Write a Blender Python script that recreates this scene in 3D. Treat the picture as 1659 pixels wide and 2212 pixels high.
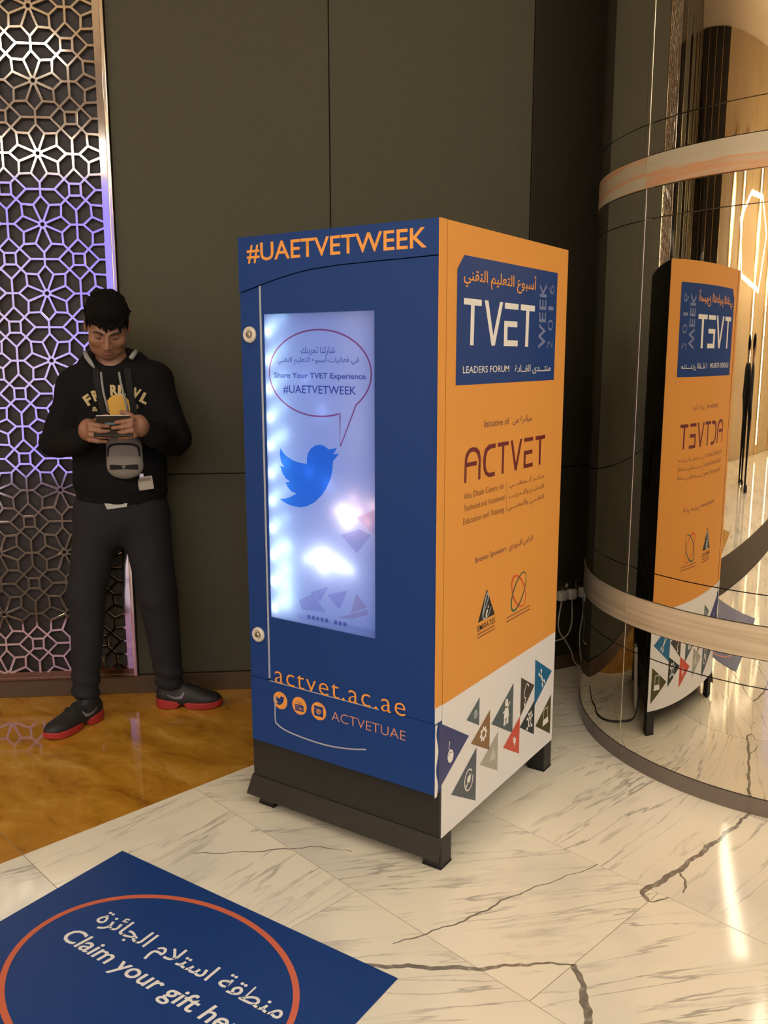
import bpy, bmesh, math, random
import numpy as np
from mathutils import Vector, Matrix
from mathutils.bvhtree import BVHTree

random.seed(7)
rng = np.random.default_rng(7)
for o in list(bpy.data.objects):
    bpy.data.objects.remove(o)
scene = bpy.context.scene
C = scene.collection
rad = math.radians

# ------------------------------------------------------------------ camera
cam_d = bpy.data.cameras.new('camera')
cam_d.sensor_fit = 'VERTICAL'
cam_d.sensor_height = 36.0
cam_d.lens = 36.0 * 1890.45 / 2212.0
cam_d.clip_start = 0.02
cam_d.clip_end = 100
cam = bpy.data.objects.new('camera', cam_d)
C.objects.link(cam)
cam.location = (1.8565, -1.9963, 1.4844)
cam.rotation_euler = (1.3947, 0.0012, 0.5903)
scene.camera = cam

# ------------------------------------------------------------------ world, exposure
world = bpy.data.worlds.new('world')
scene.world = world
world.use_nodes = True
world.node_tree.nodes['Background'].inputs[0].default_value = (0.9, 0.75, 0.55, 1)
world.node_tree.nodes['Background'].inputs[1].default_value = 0.03
vs = scene.view_settings
vs.view_transform = 'Standard'
vs.look = 'None'
vs.gamma = 1.0
vs.use_curve_mapping = False
vs.exposure = 0.0

WARM = (1.0, 0.91, 0.75)
PANEL_L = 22.5          # radiance of the assumed hall lamps
# assumed hall lamps, out of view: (s, t, size_s, size_t) in wall coordinates
PANELS = [(0.6, 5.0, 3.0, 0.5), (-3.2, 5.0, 3.0, 0.5), (4.6, 5.0, 3.0, 0.5), (0.6, 9.2, 3.0, 0.5), (-3.2, 9.2, 3.0, 0.5), (4.6, 9.2, 3.0, 0.5)]
CEIL = 5.6
LAMP_Z = 4.2       # hanging height of the linear lamps

# ------------------------------------------------------------------ helpers
WM = {}
def T(x, y, z=0.0, rz=0.0):
    return Matrix.Translation((x, y, z)) @ Matrix.Rotation(rz, 4, 'Z')
I4 = Matrix.Identity(4)
ANG = rad(39.5)
ST = T(-0.9, 0.68, 0, ANG)                 # wall frame: x = along the wall, y = into the wall, z = up
CORNER = (0.205, 1.595)
DWANG = rad(62.5)
DW = T(CORNER[0], CORNER[1], 0, DWANG)     # dark wall frame
GRID = T(0, 0, 0, rad(-12))                # floor tile frame

def place(o, parent, M):
    C.objects.link(o)
    if parent is not None:
        o.parent = parent
        o.matrix_local = WM[parent].inverted() @ M
    else:
        o.matrix_world = M
    WM[o] = M.copy()
    return o

def tag(o, label=None, cat=None, group=None, kind=None):
    if label: o['label'] = label
    if cat: o['category'] = cat
    if group: o['group'] = group
    if kind: o['kind'] = kind
    return o

def thing(name, label, cat, M, group=None):
    o = bpy.data.objects.new(name, None)
    o.empty_display_size = 0.1
    place(o, None, M)
    return tag(o, label, cat, group)

def mesh_of(bm, name, smooth=False):
    me = bpy.data.meshes.new(name)
    bmesh.ops.recalc_face_normals(bm, faces=bm.faces)
    bm.to_mesh(me); bm.free()
    if smooth:
        for p in me.polygons: p.use_smooth = True
    return me

def obj(name, bm, m, parent=None, M=I4, smooth=False):
    me = bm if isinstance(bm, bpy.types.Mesh) else mesh_of(bm, name, smooth)
    if m is not None and not me.materials: me.materials.append(m)
    o = bpy.data.objects.new(name, me)
    return place(o, parent, M)

def struct(name, bm, m, M=I4, parent=None, smooth=False):
    o = obj(name, bm, m, parent, M, smooth)
    o['kind'] = 'structure'
    return o

def NB(): return bmesh.new()

def box(bm, x0, x1, y0, y1, z0, z1, bev=0.0, seg=2):
    v = [bm.verts.new(c) for c in ((x0,y0,z0),(x1,y0,z0),(x1,y1,z0),(x0,y1,z0),(x0,y0,z1),(x1,y0,z1),(x1,y1,z1),(x0,y1,z1))]
    fs = [bm.faces.new([v[i] for i in f]) for f in ((0,3,2,1),(4,5,6,7),(0,1,5,4),(1,2,6,5),(2,3,7,6),(3,0,4,7))]
    if bev > 0:
        es = list({e for f in fs for e in f.edges})
        bmesh.ops.bevel(bm, geom=es, offset=bev, segments=seg, affect='EDGES', profile=0.5)
    return bm

def bbox(*a, **k): return box(NB(), *a, **k)

def prism(poly, f, d0, d1, bm=None):
    """poly: 2-D points; f(u, v, d) -> 3-D; extruded from d0 to d1"""
    bm = bm or NB()
    a = [bm.verts.new(f(u, v, d0)) for u, v in poly]
    b = [bm.verts.new(f(u, v, d1)) for u, v in poly]
    bm.faces.new(a); bm.faces.new(list(reversed(b)))
    n = len(poly)
    for i in range(n):
        j = (i+1) % n
        bm.faces.new((a[j], a[i], b[i], b[j]))
    return bm

def tube(bm, pts, r, n=8, closed=False):
    pts = [Vector(p) for p in pts]
    rings = []
    N = len(pts)
    up = Vector((0.13, 0.21, 0.97)).normalized()
    for i, p in enumerate(pts):
        a = pts[(i-1) % N] if (i > 0 or closed) else p
        b = pts[(i+1) % N] if (i < N-1 or closed) else p
        d = (b-a)
        if d.length < 1e-9: d = Vector((0,0,1))
        d.normalize()
        x = d.cross(up)
        if x.length < 1e-3: x = d.cross(Vector((1,0,0)))
        x.normalize(); y = d.cross(x)
        rr = r[i] if isinstance(r, (list, tuple)) else r
        rings.append([bm.verts.new(p + (x*math.cos(t)+y*math.sin(t))*rr) for t in [2*math.pi*k/n for k in range(n)]])
    for i in range(N if closed else N-1):
        A, B = rings[i], rings[(i+1) % N]
        for k in range(n):
            bm.faces.new((A[k], A[(k+1)%n], B[(k+1)%n], B[k]))
    if not closed:
        bm.faces.new(rings[0]); bm.faces.new(list(reversed(rings[-1])))
    return bm

def spline(pts, n=8):
    P = [Vector(p) for p in pts]
    P = [P[0]*2-P[1]] + P + [P[-1]*2-P[-2]]
    out = []
    for i in range(1, len(P)-2):
        for k in range(n):
            t = k/n
            a, b, c, d = P[i-1], P[i], P[i+1], P[i+2]
            out.append(0.5*((2*b)+(c-a)*t+(2*a-5*b+4*c-d)*t*t+(3*b-a-3*c+d)*t*t*t))
    out.append(P[-2])
    return out

def lathe(bm, prof, f, n=32):
    """prof: (r, h) pairs; f(x, y, h) maps to 3-D"""
    rings = []
    for r, h in prof:
        rings.append([bm.verts.new(f(r*math.cos(2*math.pi*k/n), r*math.sin(2*math.pi*k/n), h)) for k in range(n)])
    for A, B in zip(rings, rings[1:]):
        for k in range(n):
            bm.faces.new((A[k], A[(k+1)%n], B[(k+1)%n], B[k]))
    bm.faces.new(rings[0]); bm.faces.new(list(reversed(rings[-1])))
    return bm

# ------------------------------------------------------------------ materials
MAT = {}
def M_(name, col, rough=0.5, metal=0.0, spec=0.5, emit=None, es=0.0, coat=0.0, bump=None, var=None, sheen=0.0):
    if name in MAT: return MAT[name]
    m = bpy.data.materials.new(name); m.use_nodes = True
    nt = m.node_tree; b = nt.nodes['Principled BSDF']
    b.inputs['Base Color'].default_value = (*col, 1)
    b.inputs['Roughness'].default_value = rough
    b.inputs['Metallic'].default_value = metal
    b.inputs['Specular IOR Level'].default_value = spec
    if coat: b.inputs['Coat Weight'].default_value = coat; b.inputs['Coat Roughness'].default_value = 0.05
    if sheen: b.inputs['Sheen Weight'].default_value = sheen
    if emit:
        b.inputs['Emission Color'].default_value = (*emit, 1); b.inputs['Emission Strength'].default_value = es
    if var or bump:
        g = nt.nodes.new('ShaderNodeNewGeometry')
    if var:                                     # (scale, amount)
        n = nt.nodes.new('ShaderNodeTexNoise'); n.inputs['Scale'].default_value = var[0]; n.inputs['Detail'].default_value = 5
        nt.links.new(g.outputs['Position'], n.inputs['Vector'])
        mx = nt.nodes.new('ShaderNodeMix'); mx.data_type = 'RGBA'
        mx.inputs['A'].default_value = (*[max(0, c*(1-var[1])) for c in col], 1)
        mx.inputs['B'].default_value = (*[min(1, c*(1+var[1])) for c in col], 1)
        nt.links.new(n.outputs['Fac'], mx.inputs['Factor']); nt.links.new(mx.outputs['Result'], b.inputs['Base Color'])
    if bump:                                    # (scale, strength, distance)
        n = nt.nodes.new('ShaderNodeTexNoise'); n.inputs['Scale'].default_value = bump[0]; n.inputs['Detail'].default_value = 3
        nt.links.new(g.outputs['Position'], n.inputs['Vector'])
        bp = nt.nodes.new('ShaderNodeBump'); bp.inputs['Strength'].default_value = bump[1]; bp.inputs['Distance'].default_value = bump[2]
        nt.links.new(n.outputs['Fac'], bp.inputs['Height']); nt.links.new(bp.outputs['Normal'], b.inputs['Normal'])
    MAT[name] = m
    return m

def tint(name, col):
    """translucent ink: filters what is behind it"""
    if name in MAT: return MAT[name]
    m = bpy.data.materials.new(name); m.use_nodes = True
    nt = m.node_tree; nt.nodes.clear()
    t = nt.nodes.new('ShaderNodeBsdfTransparent'); t.inputs[0].default_value = (*col, 1)
    o = nt.nodes.new('ShaderNodeOutputMaterial'); nt.links.new(t.outputs[0], o.inputs[0])
    MAT[name] = m
    return m

def film_mat():
    m = bpy.data.materials.new('display_film'); m.use_nodes = True
    nt = m.node_tree; nt.nodes.clear()
    t = nt.nodes.new('ShaderNodeBsdfTranslucent'); t.inputs[0].default_value = (0.82, 0.84, 0.9, 1)
    g = nt.nodes.new('ShaderNodeBsdfGlossy'); g.inputs['Roughness'].default_value = 0.12; g.inputs[0].default_value = (1, 1, 1, 1)
    mx = nt.nodes.new('ShaderNodeMixShader'); mx.inputs[0].default_value = 0.04
    o = nt.nodes.new('ShaderNodeOutputMaterial')
    nt.links.new(t.outputs[0], mx.inputs[1]); nt.links.new(g.outputs[0], mx.inputs[2]); nt.links.new(mx.outputs[0], o.inputs[0])
    return m

def node(nt, kind, **kw):
    n = nt.nodes.new(kind)
    for k, v in kw.items():
        if k in n.inputs: n.inputs[k].default_value = v
        else: setattr(n, k, v)
    return n

def ramp(nt, fac, stops):
    r = nt.nodes.new('ShaderNodeValToRGB')
    while len(r.color_ramp.elements) > 1: r.color_ramp.elements.remove(r.color_ramp.elements[-1])
    r.color_ramp.elements[0].position = stops[0][0]; r.color_ramp.elements[0].color = (*stops[0][1], 1)
    for p, c in stops[1:]:
        e = r.color_ramp.elements.new(p); e.color = (*c, 1)
    nt.links.new(fac, r.inputs[0])
    return r.outputs[0]

def marble_mat():
    m = bpy.data.materials.new('white_marble'); m.use_nodes = True
    nt = m.node_tree; b = nt.nodes['Principled BSDF']; L = nt.links.new
    g = node(nt, 'ShaderNodeNewGeometry'); oi = node(nt, 'ShaderNodeObjectInfo')
    ang = node(nt, 'ShaderNodeMath', operation='MULTIPLY_ADD'); L(oi.outputs['Random'], ang.inputs[0]); ang.inputs[1].default_value = 0.9; ang.inputs[2].default_value = -1.5
    vr = node(nt, 'ShaderNodeVectorRotate', rotation_type='Z_AXIS'); L(g.outputs['Position'], vr.inputs['Vector']); L(ang.outputs[0], vr.inputs['Angle'])
    off = node(nt, 'ShaderNodeMath', operation='MULTIPLY'); L(oi.outputs['Random'], off.inputs[0]); off.inputs[1].default_value = 53.0
    cmb = node(nt, 'ShaderNodeCombineXYZ'); L(off.outputs[0], cmb.inputs[2]); 
    add = node(nt, 'ShaderNodeVectorMath', operation='ADD'); L(vr.outputs[0], add.inputs[0]); L(cmb.outputs[0], add.inputs[1])
    mp = node(nt, 'ShaderNodeMapping'); mp.inputs['Scale'].default_value = (1.0, 10.0, 1.0); L(add.outputs[0], mp.inputs['Vector'])
    n1 = node(nt, 'ShaderNodeTexNoise', Scale=1.0, Detail=5.0, Roughness=0.55, Distortion=0.15); L(mp.outputs[0], n1.inputs['Vector'])
    v1 = ramp(nt, n1.outputs['Fac'], [(0.0, (0,0,0)), (0.500, (0,0,0)), (0.515, (1,1,1)), (0.532, (0,0,0)), (1.0, (0,0,0))])
    mp2 = node(nt, 'ShaderNodeMapping'); mp2.inputs['Scale'].default_value = (3.0, 15.0, 1.0); mp2.inputs['Location'].default_value = (5, 3, 9); L(add.outputs[0], mp2.inputs['Vector'])
    n2 = node(nt, 'ShaderNodeTexNoise', Scale=1.0, Detail=4.0, Roughness=0.55); L(mp2.outputs[0], n2.inputs['Vector'])
    v2 = ramp(nt, n2.outputs['Fac'], [(0.0, (0,0,0)), (0.60, (0,0,0)), (0.70, (1,1,1)), (1.0, (1,1,1))])
    n3 = node(nt, 'ShaderNodeTexNoise', Scale=2.2, Detail=3.0); L(add.outputs[0], n3.inputs['Vector'])
    cl = ramp(nt, n3.outputs['Fac'], [(0.3, (0.85, 0.79, 0.64)), (0.52, (0.81, 0.76, 0.62)), (0.70, (0.66, 0.63, 0.54))])
    n4 = node(nt, 'ShaderNodeTexNoise', Scale=3.1, Detail=2.0); L(add.outputs[0], n4.inputs['Vector'])
    mod = ramp(nt, n4.outputs['Fac'], [(0.40, (0.12,)*3), (0.62, (0.80,)*3)])
    mm = node(nt, 'ShaderNodeMath', operation='MULTIPLY'); L(v1, mm.inputs[0]); L(mod, mm.inputs[1])
    x1 = node(nt, 'ShaderNodeMix', data_type='RGBA'); L(mm.outputs[0], x1.inputs['Factor']); L(cl, x1.inputs['A']); x1.inputs['B'].default_value = (0.24, 0.22, 0.19, 1)
    m2 = node(nt, 'ShaderNodeMath', operation='MULTIPLY'); L(v2, m2.inputs[0]); m2.inputs[1].default_value = 0.45
    x2 = node(nt, 'ShaderNodeMix', data_type='RGBA'); L(m2.outputs[0], x2.inputs['Factor']); L(x1.outputs['Result'], x2.inputs['A']); x2.inputs['B'].default_value = (0.33, 0.31, 0.27, 1)
    L(x2.outputs['Result'], b.inputs['Base Color'])
    b.inputs['Roughness'].default_value = 0.10; b.inputs['Specular IOR Level'].default_value = 0.4
    return m

def ochre_mat():
    m = bpy.data.materials.new('ochre_marble'); m.use_nodes = True
    nt = m.node_tree; b = nt.nodes['Principled BSDF']; L = nt.links.new
    g = node(nt, 'ShaderNodeNewGeometry'); oi = node(nt, 'ShaderNodeObjectInfo')
    off = node(nt, 'ShaderNodeMath', operation='MULTIPLY'); L(oi.outputs['Random'], off.inputs[0]); off.inputs[1].default_value = 31.0
    cmb = node(nt, 'ShaderNodeCombineXYZ'); L(off.outputs[0], cmb.inputs[2])
    add = node(nt, 'ShaderNodeVectorMath', operation='ADD'); L(g.outputs['Position'], add.inputs[0]); L(cmb.outputs[0], add.inputs[1])
    mp = node(nt, 'ShaderNodeMapping'); mp.inputs['Scale'].default_value = (3.0, 6.0, 1.0); mp.inputs['Rotation'].default_value = (0, 0, -0.6); L(add.outputs[0], mp.inputs['Vector'])
    n1 = node(nt, 'ShaderNodeTexNoise', Scale=1.6, Detail=8.0, Roughness=0.6, Distortion=0.6); L(mp.outputs[0], n1.inputs['Vector'])
    c = ramp(nt, n1.outputs['Fac'], [(0.28, (0.26, 0.10, 0.010)), (0.42, (0.40, 0.18, 0.016)), (0.55, (0.48, 0.235, 0.024)), (0.66, (0.55, 0.30, 0.05)), (0.78, (0.68, 0.46, 0.17))])
    L(c, b.inputs['Base Color'])
    b.inputs['Roughness'].default_value = 0.07; b.inputs['Specular IOR Level'].default_value = 0.45
    return m

def onyx_mat(name, stops, scale):
    m = bpy.data.materials.new(name); m.use_nodes = True
    nt = m.node_tree; b = nt.nodes['Principled BSDF']; L = nt.links.new
    g = node(nt, 'ShaderNodeNewGeometry'); oi = node(nt, 'ShaderNodeObjectInfo')
    cmb = node(nt, 'ShaderNodeCombineXYZ'); mu = node(nt, 'ShaderNodeMath', operation='MULTIPLY'); L(oi.outputs['Random'], mu.inputs[0]); mu.inputs[1].default_value = 9.0; L(mu.outputs[0], cmb.inputs[2])
    add = node(nt, 'ShaderNodeVectorMath', operation='ADD'); L(g.outputs['Position'], add.inputs[0]); L(cmb.outputs[0], add.inputs[1])
    mp = node(nt, 'ShaderNodeMapping'); mp.inputs['Scale'].default_value = scale; L(add.outputs[0], mp.inputs['Vector'])
    n1 = node(nt, 'ShaderNodeTexNoise', Scale=1.0, Detail=6.0, Roughness=0.55, Distortion=0.7); L(mp.outputs[0], n1.inputs['Vector'])
    L(ramp(nt, n1.outputs['Fac'], stops), b.inputs['Base Color'])
    b.inputs['Roughness'].default_value = 0.18
    return m

def fabric_mat(name, col):
    m = bpy.data.materials.new(name); m.use_nodes = True
    nt = m.node_tree; b = nt.nodes['Principled BSDF']; L = nt.links.new
    tc = node(nt, 'ShaderNodeTexCoord')
    mp = node(nt, 'ShaderNodeMapping'); mp.inputs['Scale'].default_value = (500, 1, 25); L(tc.outputs['Object'], mp.inputs['Vector'])
    n1 = node(nt, 'ShaderNodeTexNoise', Scale=1.0, Detail=2.0); L(mp.outputs[0], n1.inputs['Vector'])
    mp2 = node(nt, 'ShaderNodeMapping'); mp2.inputs['Scale'].default_value = (25, 1, 500); L(tc.outputs['Object'], mp2.inputs['Vector'])
    n2 = node(nt, 'ShaderNodeTexNoise', Scale=1.0, Detail=2.0); L(mp2.outputs[0], n2.inputs['Vector'])
    a = node(nt, 'ShaderNodeMath', operation='ADD'); L(n1.outputs['Fac'], a.inputs[0]); L(n2.outputs['Fac'], a.inputs[1])
    h = node(nt, 'ShaderNodeMath', operation='MULTIPLY'); L(a.outputs[0], h.inputs[0]); h.inputs[1].default_value = 0.5
    L(ramp(nt, h.outputs[0], [(0.3, tuple(c*0.82 for c in col)), (0.7, tuple(c*1.18 for c in col))]), b.inputs['Base Color'])
    bp = node(nt, 'ShaderNodeBump', Strength=0.25, Distance=0.001); L(h.outputs[0], bp.inputs['Height']); L(bp.outputs[0], b.inputs['Normal'])
    b.inputs['Roughness'].default_value = 0.75; b.inputs['Specular IOR Level'].default_value = 0.25
    return m

MARBLE = marble_mat(); OCHRE = ochre_mat()
FABRIC = fabric_mat('olive_fabric', (0.074, 0.072, 0.046))
FABRIC_D = fabric_mat('dark_olive_fabric', (0.030, 0.027, 0.017))
BLUE = M_('blue_vinyl', (0.010, 0.046, 0.20), 0.45, spec=0.2, bump=(260, 0.05, 0.001))
NAVY = M_('navy_print', (0.020, 0.045, 0.19), 0.4)
ORANGE = M_('orange_vinyl', (0.70, 0.31, 0.060), 0.5, spec=0.25)
ORANGE_INK = M_('orange_ink', (0.80, 0.33, 0.06), 0.45)
WHITE = M_('white_vinyl', (0.74, 0.74, 0.75), 0.4)
INK_WHITE = M_('white_ink', (0.78, 0.77, 0.74), 0.45)
INK_STEEL = M_('steel_blue_ink', (0.16, 0.20, 0.38), 0.5)
MAROON = M_('maroon_ink', (0.13, 0.008, 0.012), 0.45)
BROWN_INK = M_('brown_ink', (0.20, 0.075, 0.03), 0.5)
PURPLE_INK = M_('purple_ink', (0.16, 0.05, 0.06), 0.5)
BLACK = M_('black_metal', (0.010, 0.010, 0.010), 0.5, spec=0.3, var=(6, 0.2))
KICK = M_('kick_black', (0.018, 0.0175, 0.017), 0.45, spec=0.35, var=(5, 0.2))
GAP = M_('gap_black', (0.006, 0.006, 0.006), 0.8)
GREY = M_('grey_trim', (0.36, 0.38, 0.42), 0.35)
IVORY = M_('ivory_plastic', (0.60, 0.56, 0.46), 0.3)
STEEL = M_('steel', (0.55, 0.53, 0.48), 0.22, 1.0)
MIRROR = M_('mirror_glass', (0.80, 0.76, 0.68), 0.012, 1.0)
JOINT = M_('gold_joint', (0.62, 0.53, 0.38), 0.28, 1.0)
CHROME = M_('polished_lattice', (0.82, 0.78, 0.74), 0.07, 1.0, bump=(2.0, 0.06, 0.01))
GOLD = M_('gold_metal', (0.80, 0.58, 0.26), 0.18, 1.0)
WOOD = M_('baseboard_wood', (0.085, 0.055, 0.028), 0.4, var=(14, 0.25))
BASEST = M_('column_base_stone', (0.16, 0.13, 0.105), 0.12, var=(5, 0.3))
CREAM = M_('cream_wall', (0.56, 0.40, 0.20), 0.35, var=(1.5, 0.15))
CEILM = M_('ceiling_paint', (0.62, 0.50, 0.36), 0.7)
BLKMARBLE = M_('black_marble', (0.012, 0.011, 0.010), 0.07, var=(4, 0.6))
WHITE_PL = M_('white_plastic', (0.62, 0.60, 0.55), 0.35)
CABLE_W = M_('white_cable', (0.50, 0.48, 0.43), 0.45)
CABLE_B = M_('black_cable', (0.012, 0.012, 0.012), 0.45)
ONYX_L = onyx_mat('beige_onyx', [(0.3, (0.40, 0.31, 0.19)), (0.5, (0.52, 0.43, 0.29)), (0.7, (0.58, 0.50, 0.36))], (1.2, 1.2, 55))
ONYX_U = onyx_mat('veined_onyx', [(0.30, (0.44, 0.39, 0.27)), (0.50, (0.47, 0.41, 0.29)), (0.56, (0.55, 0.28, 0.13)), (0.61, (0.50, 0.33, 0.20)), (0.68, (0.44, 0.39, 0.27))], (0.9, 0.9, 16))

# ------------------------------------------------------------------ text
AR = {'ا':(0xFE8D,2),'أ':(0xFE83,2),'ئ':(0xFE89,4),'ب':(0xFE8F,4),'ة':(0xFE93,2),'ت':(0xFE95,4),'ج':(0xFE9D,4),'د':(0xFEA9,2),'ر':(0xFEAD,2),'ز':(0xFEAF,2),
      'س':(0xFEB1,4),'ش':(0xFEB5,4),'ط':(0xFEC1,4),'ظ':(0xFEC5,4),'ع':(0xFEC9,4),'ف':(0xFED1,4),'ق':(0xFED5,4),'ك':(0xFED9,4),'ل':(0xFEDD,4),'م':(0xFEE1,4),
      'ن':(0xFEE5,4),'ه':(0xFEE9,4),'و':(0xFEED,2),'ى':(0xFEEF,2),'ي':(0xFEF1,4),'ﻻ':(0xFEFB,2),'ـ':(0x640,4)}
def arabic(s):
    s = s.replace('لا', 'ﻻ')
    out = []
    for i, ch in enumerate(s):
        if ch not in AR: out.append(ch); continue
        base, n = AR[ch]
        if ch == 'ـ': out.append(ch); continue
        prev = i > 0 and s[i-1] in AR and AR[s[i-1]][1] == 4
        nxt = n == 4 and i+1 < len(s) and s[i+1] in AR
        k = (3 if nxt else 1) if prev else (2 if nxt else 0)
        out.append(chr(base+k))
    return ''.join(reversed(out))

def text_mesh(body, bold=0.0, shear=0.0, space=1.0):
    cu = bpy.data.curves.new('lettering', 'FONT')
    cu.body = body; cu.size = 1.0; cu.offset = bold; cu.shear = shear; cu.resolution_u = 3; cu.space_character = space
    o = bpy.data.objects.new('lettering', cu)
    C.objects.link(o)
    me = bpy.data.meshes.new_from_object(o.evaluated_get(bpy.context.evaluated_depsgraph_get()))
    bpy.data.objects.remove(o); bpy.data.curves.remove(cu)
    me.materials.clear()
    co = np.empty(len(me.vertices)*3, np.float32); me.vertices.foreach_get('co', co); co = co.reshape(-1, 3)
    return me, co
CAP = 0.686
def words(body, u0, v0, w, h, f, m, parent, mode='cap', bold=0.0, shear=0.0):
    """like text(), one object for each word"""
    me, full = text_mesh(body, bold, shear); bpy.data.meshes.remove(me)
    mn, mx = full.min(0), full.max(0)
    sx = w/(mx[0]-mn[0]); sy, vb = (h/CAP, 0.0) if mode == 'cap' else (h/(mx[1]-mn[1]), mn[1])
    pos = 0
    for wd in body.split(' '):
        pos = body.index(wd, pos); end = pos+len(wd)
        m1, pre = text_mesh(body[:end], bold, shear); bpy.data.meshes.remove(m1)
        me, co = text_mesh(wd, bold, shear)
        org = pre.max(0)[0]-co.max(0)[0]
        me.vertices.foreach_set('co', np.array([f(u0+(org+c[0]-mn[0])*sx, v0+(c[1]-vb)*sy) for c in co], np.float32).ravel()); me.update()
        obj('lettering', me, m, parent)
        pos = end

def text(body, u0, v0, w, h, f, m, parent, mode='cap', name='lettering', bold=0.0, shear=0.0, space=1.0, M=I4):
    """baseline-left (u0, v0), width w, cap height (mode cap) or full height (mode box) h; f(u, v) -> 3-D"""
    me, co = text_mesh(body, bold, shear, space)
    mn, mx = co.min(0), co.max(0)
    sx = w/(mx[0]-mn[0])
    if mode == 'cap': sy, vb = h/CAP, 0.0
    else: sy, vb = h/(mx[1]-mn[1]), mn[1]
    out = np.array([f(u0+(c[0]-mn[0])*sx, v0+(c[1]-vb)*sy) for c in co], np.float32)
    me.vertices.foreach_set('co', out.ravel()); me.update()
    return obj(name, me, m, parent, M)

# ------------------------------------------------------------------ the setting
def floor_build():
    # slab under everything; its marble also carries the far hall
    bm = NB(); box(bm, -14, 14, -14, 14, -0.12, -0.002)
    fl = struct('floor', bm, MARBLE)
    g = 0.0012
    obj('grout', bbox(-3.85, 4.2, -3.6, 3.4, -0.0019, -0.0012), M_('grout', (0.30, 0.25, 0.17), 0.7), fl, GRID)
    def in_room(e, n):
        p = GRID @ Vector((e, n, 0))
        q = ST.inverted() @ p
        r = DW.inverted() @ p
        return q.y < 0.28 or (q.x > 1.4 and r.y < 0.35)
    def tile(e0, e1, n0, n1, m, nm):
        bm = NB(); box(bm, e0+g, e1-g, n0+g, n1-g, -0.012, 0.0, 0.0003, 1)
        t = obj(nm, bm, m, fl, GRID)
    E0 = -0.272; N0 = -0.060
    for k in range(-6, 6):
        n0 = N0+0.6*k; n1 = n0+0.6
        es = [E0] + [x for x in [(1.166 if k % 2 == 0 else 0.566)+1.2*j for j in range(-3, 4)] if x > E0+0.3 and x < 4.3]
        for a, b in zip(es, es[1:]):
            if in_room((a+b)/2, (n0+n1)/2) or in_room(b, n0): tile(a, b, n0, n1, MARBLE, 'marble_tile')
        x = E0
        for j in range(4):
            if in_room(x-0.3, (n0+n1)/2) or in_room(x, n0) or in_room(x-0.6, n0): tile(x-0.9, x, n0, n1, OCHRE, 'ochre_tile')
            x -= 0.9
    # bold natural veins running across the tiles
    VEIN = vein_mat()
    def vein(pts, w):
        P = spline([(a, b, 0) for a, b in pts], 14)
        bm = NB(); A = []; B = []
        for i, p in enumerate(P):
            d = (P[min(i+1, len(P)-1)]-P[max(i-1, 0)]).normalized(); nrm = Vector((-d.y, d.x, 0))
            t = i/(len(P)-1); ww = w*(0.55+0.45*math.sin(math.pi*min(1, t*1.0+0.1)))*(0.8+0.35*math.sin(i*0.21+1.3*math.sin(i*0.13))**2+0.15*random.random())
            arc = 0.0 if i == 0 else arc+(P[i]-P[i-1]).length
            j = nrm*(0.0035*math.sin(arc*55+pts[0][0]*9)+0.0016*math.sin(arc*160+2)+random.uniform(-0.0003, 0.0003))
            A.append(bm.verts.new(p+j+nrm*ww+Vector((0,0,0.0003)))); B.append(bm.verts.new(p+j-nrm*ww+Vector((0,0,0.0003))))
        for i in range(len(P)-1): bm.faces.new((A[i], B[i], B[i+1], A[i+1]))
        obj('vein', bm, VEIN, fl)
    vein([(0.60, -0.50), (0.769, -0.396), (0.9765, -0.269), (1.062, -0.194), (1.165, -0.124)], 0.006)
    vein([(1.168, -0.122), (1.2275, -0.212), (1.265, -0.295), (1.30, -0.45)], 0.009)
    vein([(1.236, 0.232), (1.2187, 0.2729), (1.2637, 0.4109), (1.3104, 0.6038), (1.3598, 0.8161), (1.37, 0.90)], 0.008)
    vein([(1.2342, 0.232), (1.262, 0.246), (1.2866, 0.2796)], 0.003)
    vein([(1.2771, 0.4199), (1.300, 0.375), (1.316, 0.3249)], 0.0035)
    vein([(0.7539, -0.31), (0.8625, -0.1135), (0.9212, 0.0485), (1.0638, 0.3229)], 0.0028)
    vein([(0.02, -0.30), (0.1574, -0.1961), (0.3057, -0.0665), (0.4153, -0.0241)], 0.0022)
    return fl

def vein_mat():
    m = bpy.data.materials.new('vein'); m.use_nodes = True
    nt = m.node_tree; b = nt.nodes['Principled BSDF']; L = nt.links.new
    g = node(nt, 'ShaderNodeNewGeometry')
    n1 = node(nt, 'ShaderNodeTexNoise', Scale=45.0, Detail=4.0); L(g.outputs['Position'], n1.inputs['Vector'])
    L(ramp(nt, n1.outputs['Fac'], [(0.35, (0.17, 0.145, 0.12)), (0.65, (0.30, 0.26, 0.21))]), b.inputs['Base Color'])
    L(ramp(nt, n1.outputs['Fac'], [(0.40, (0.9,)*3), (0.65, (0.55,)*3)]), b.inputs['Alpha'])
    b.inputs['Roughness'].default_value = 0.12
    return m

FLOOR = floor_build()

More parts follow.
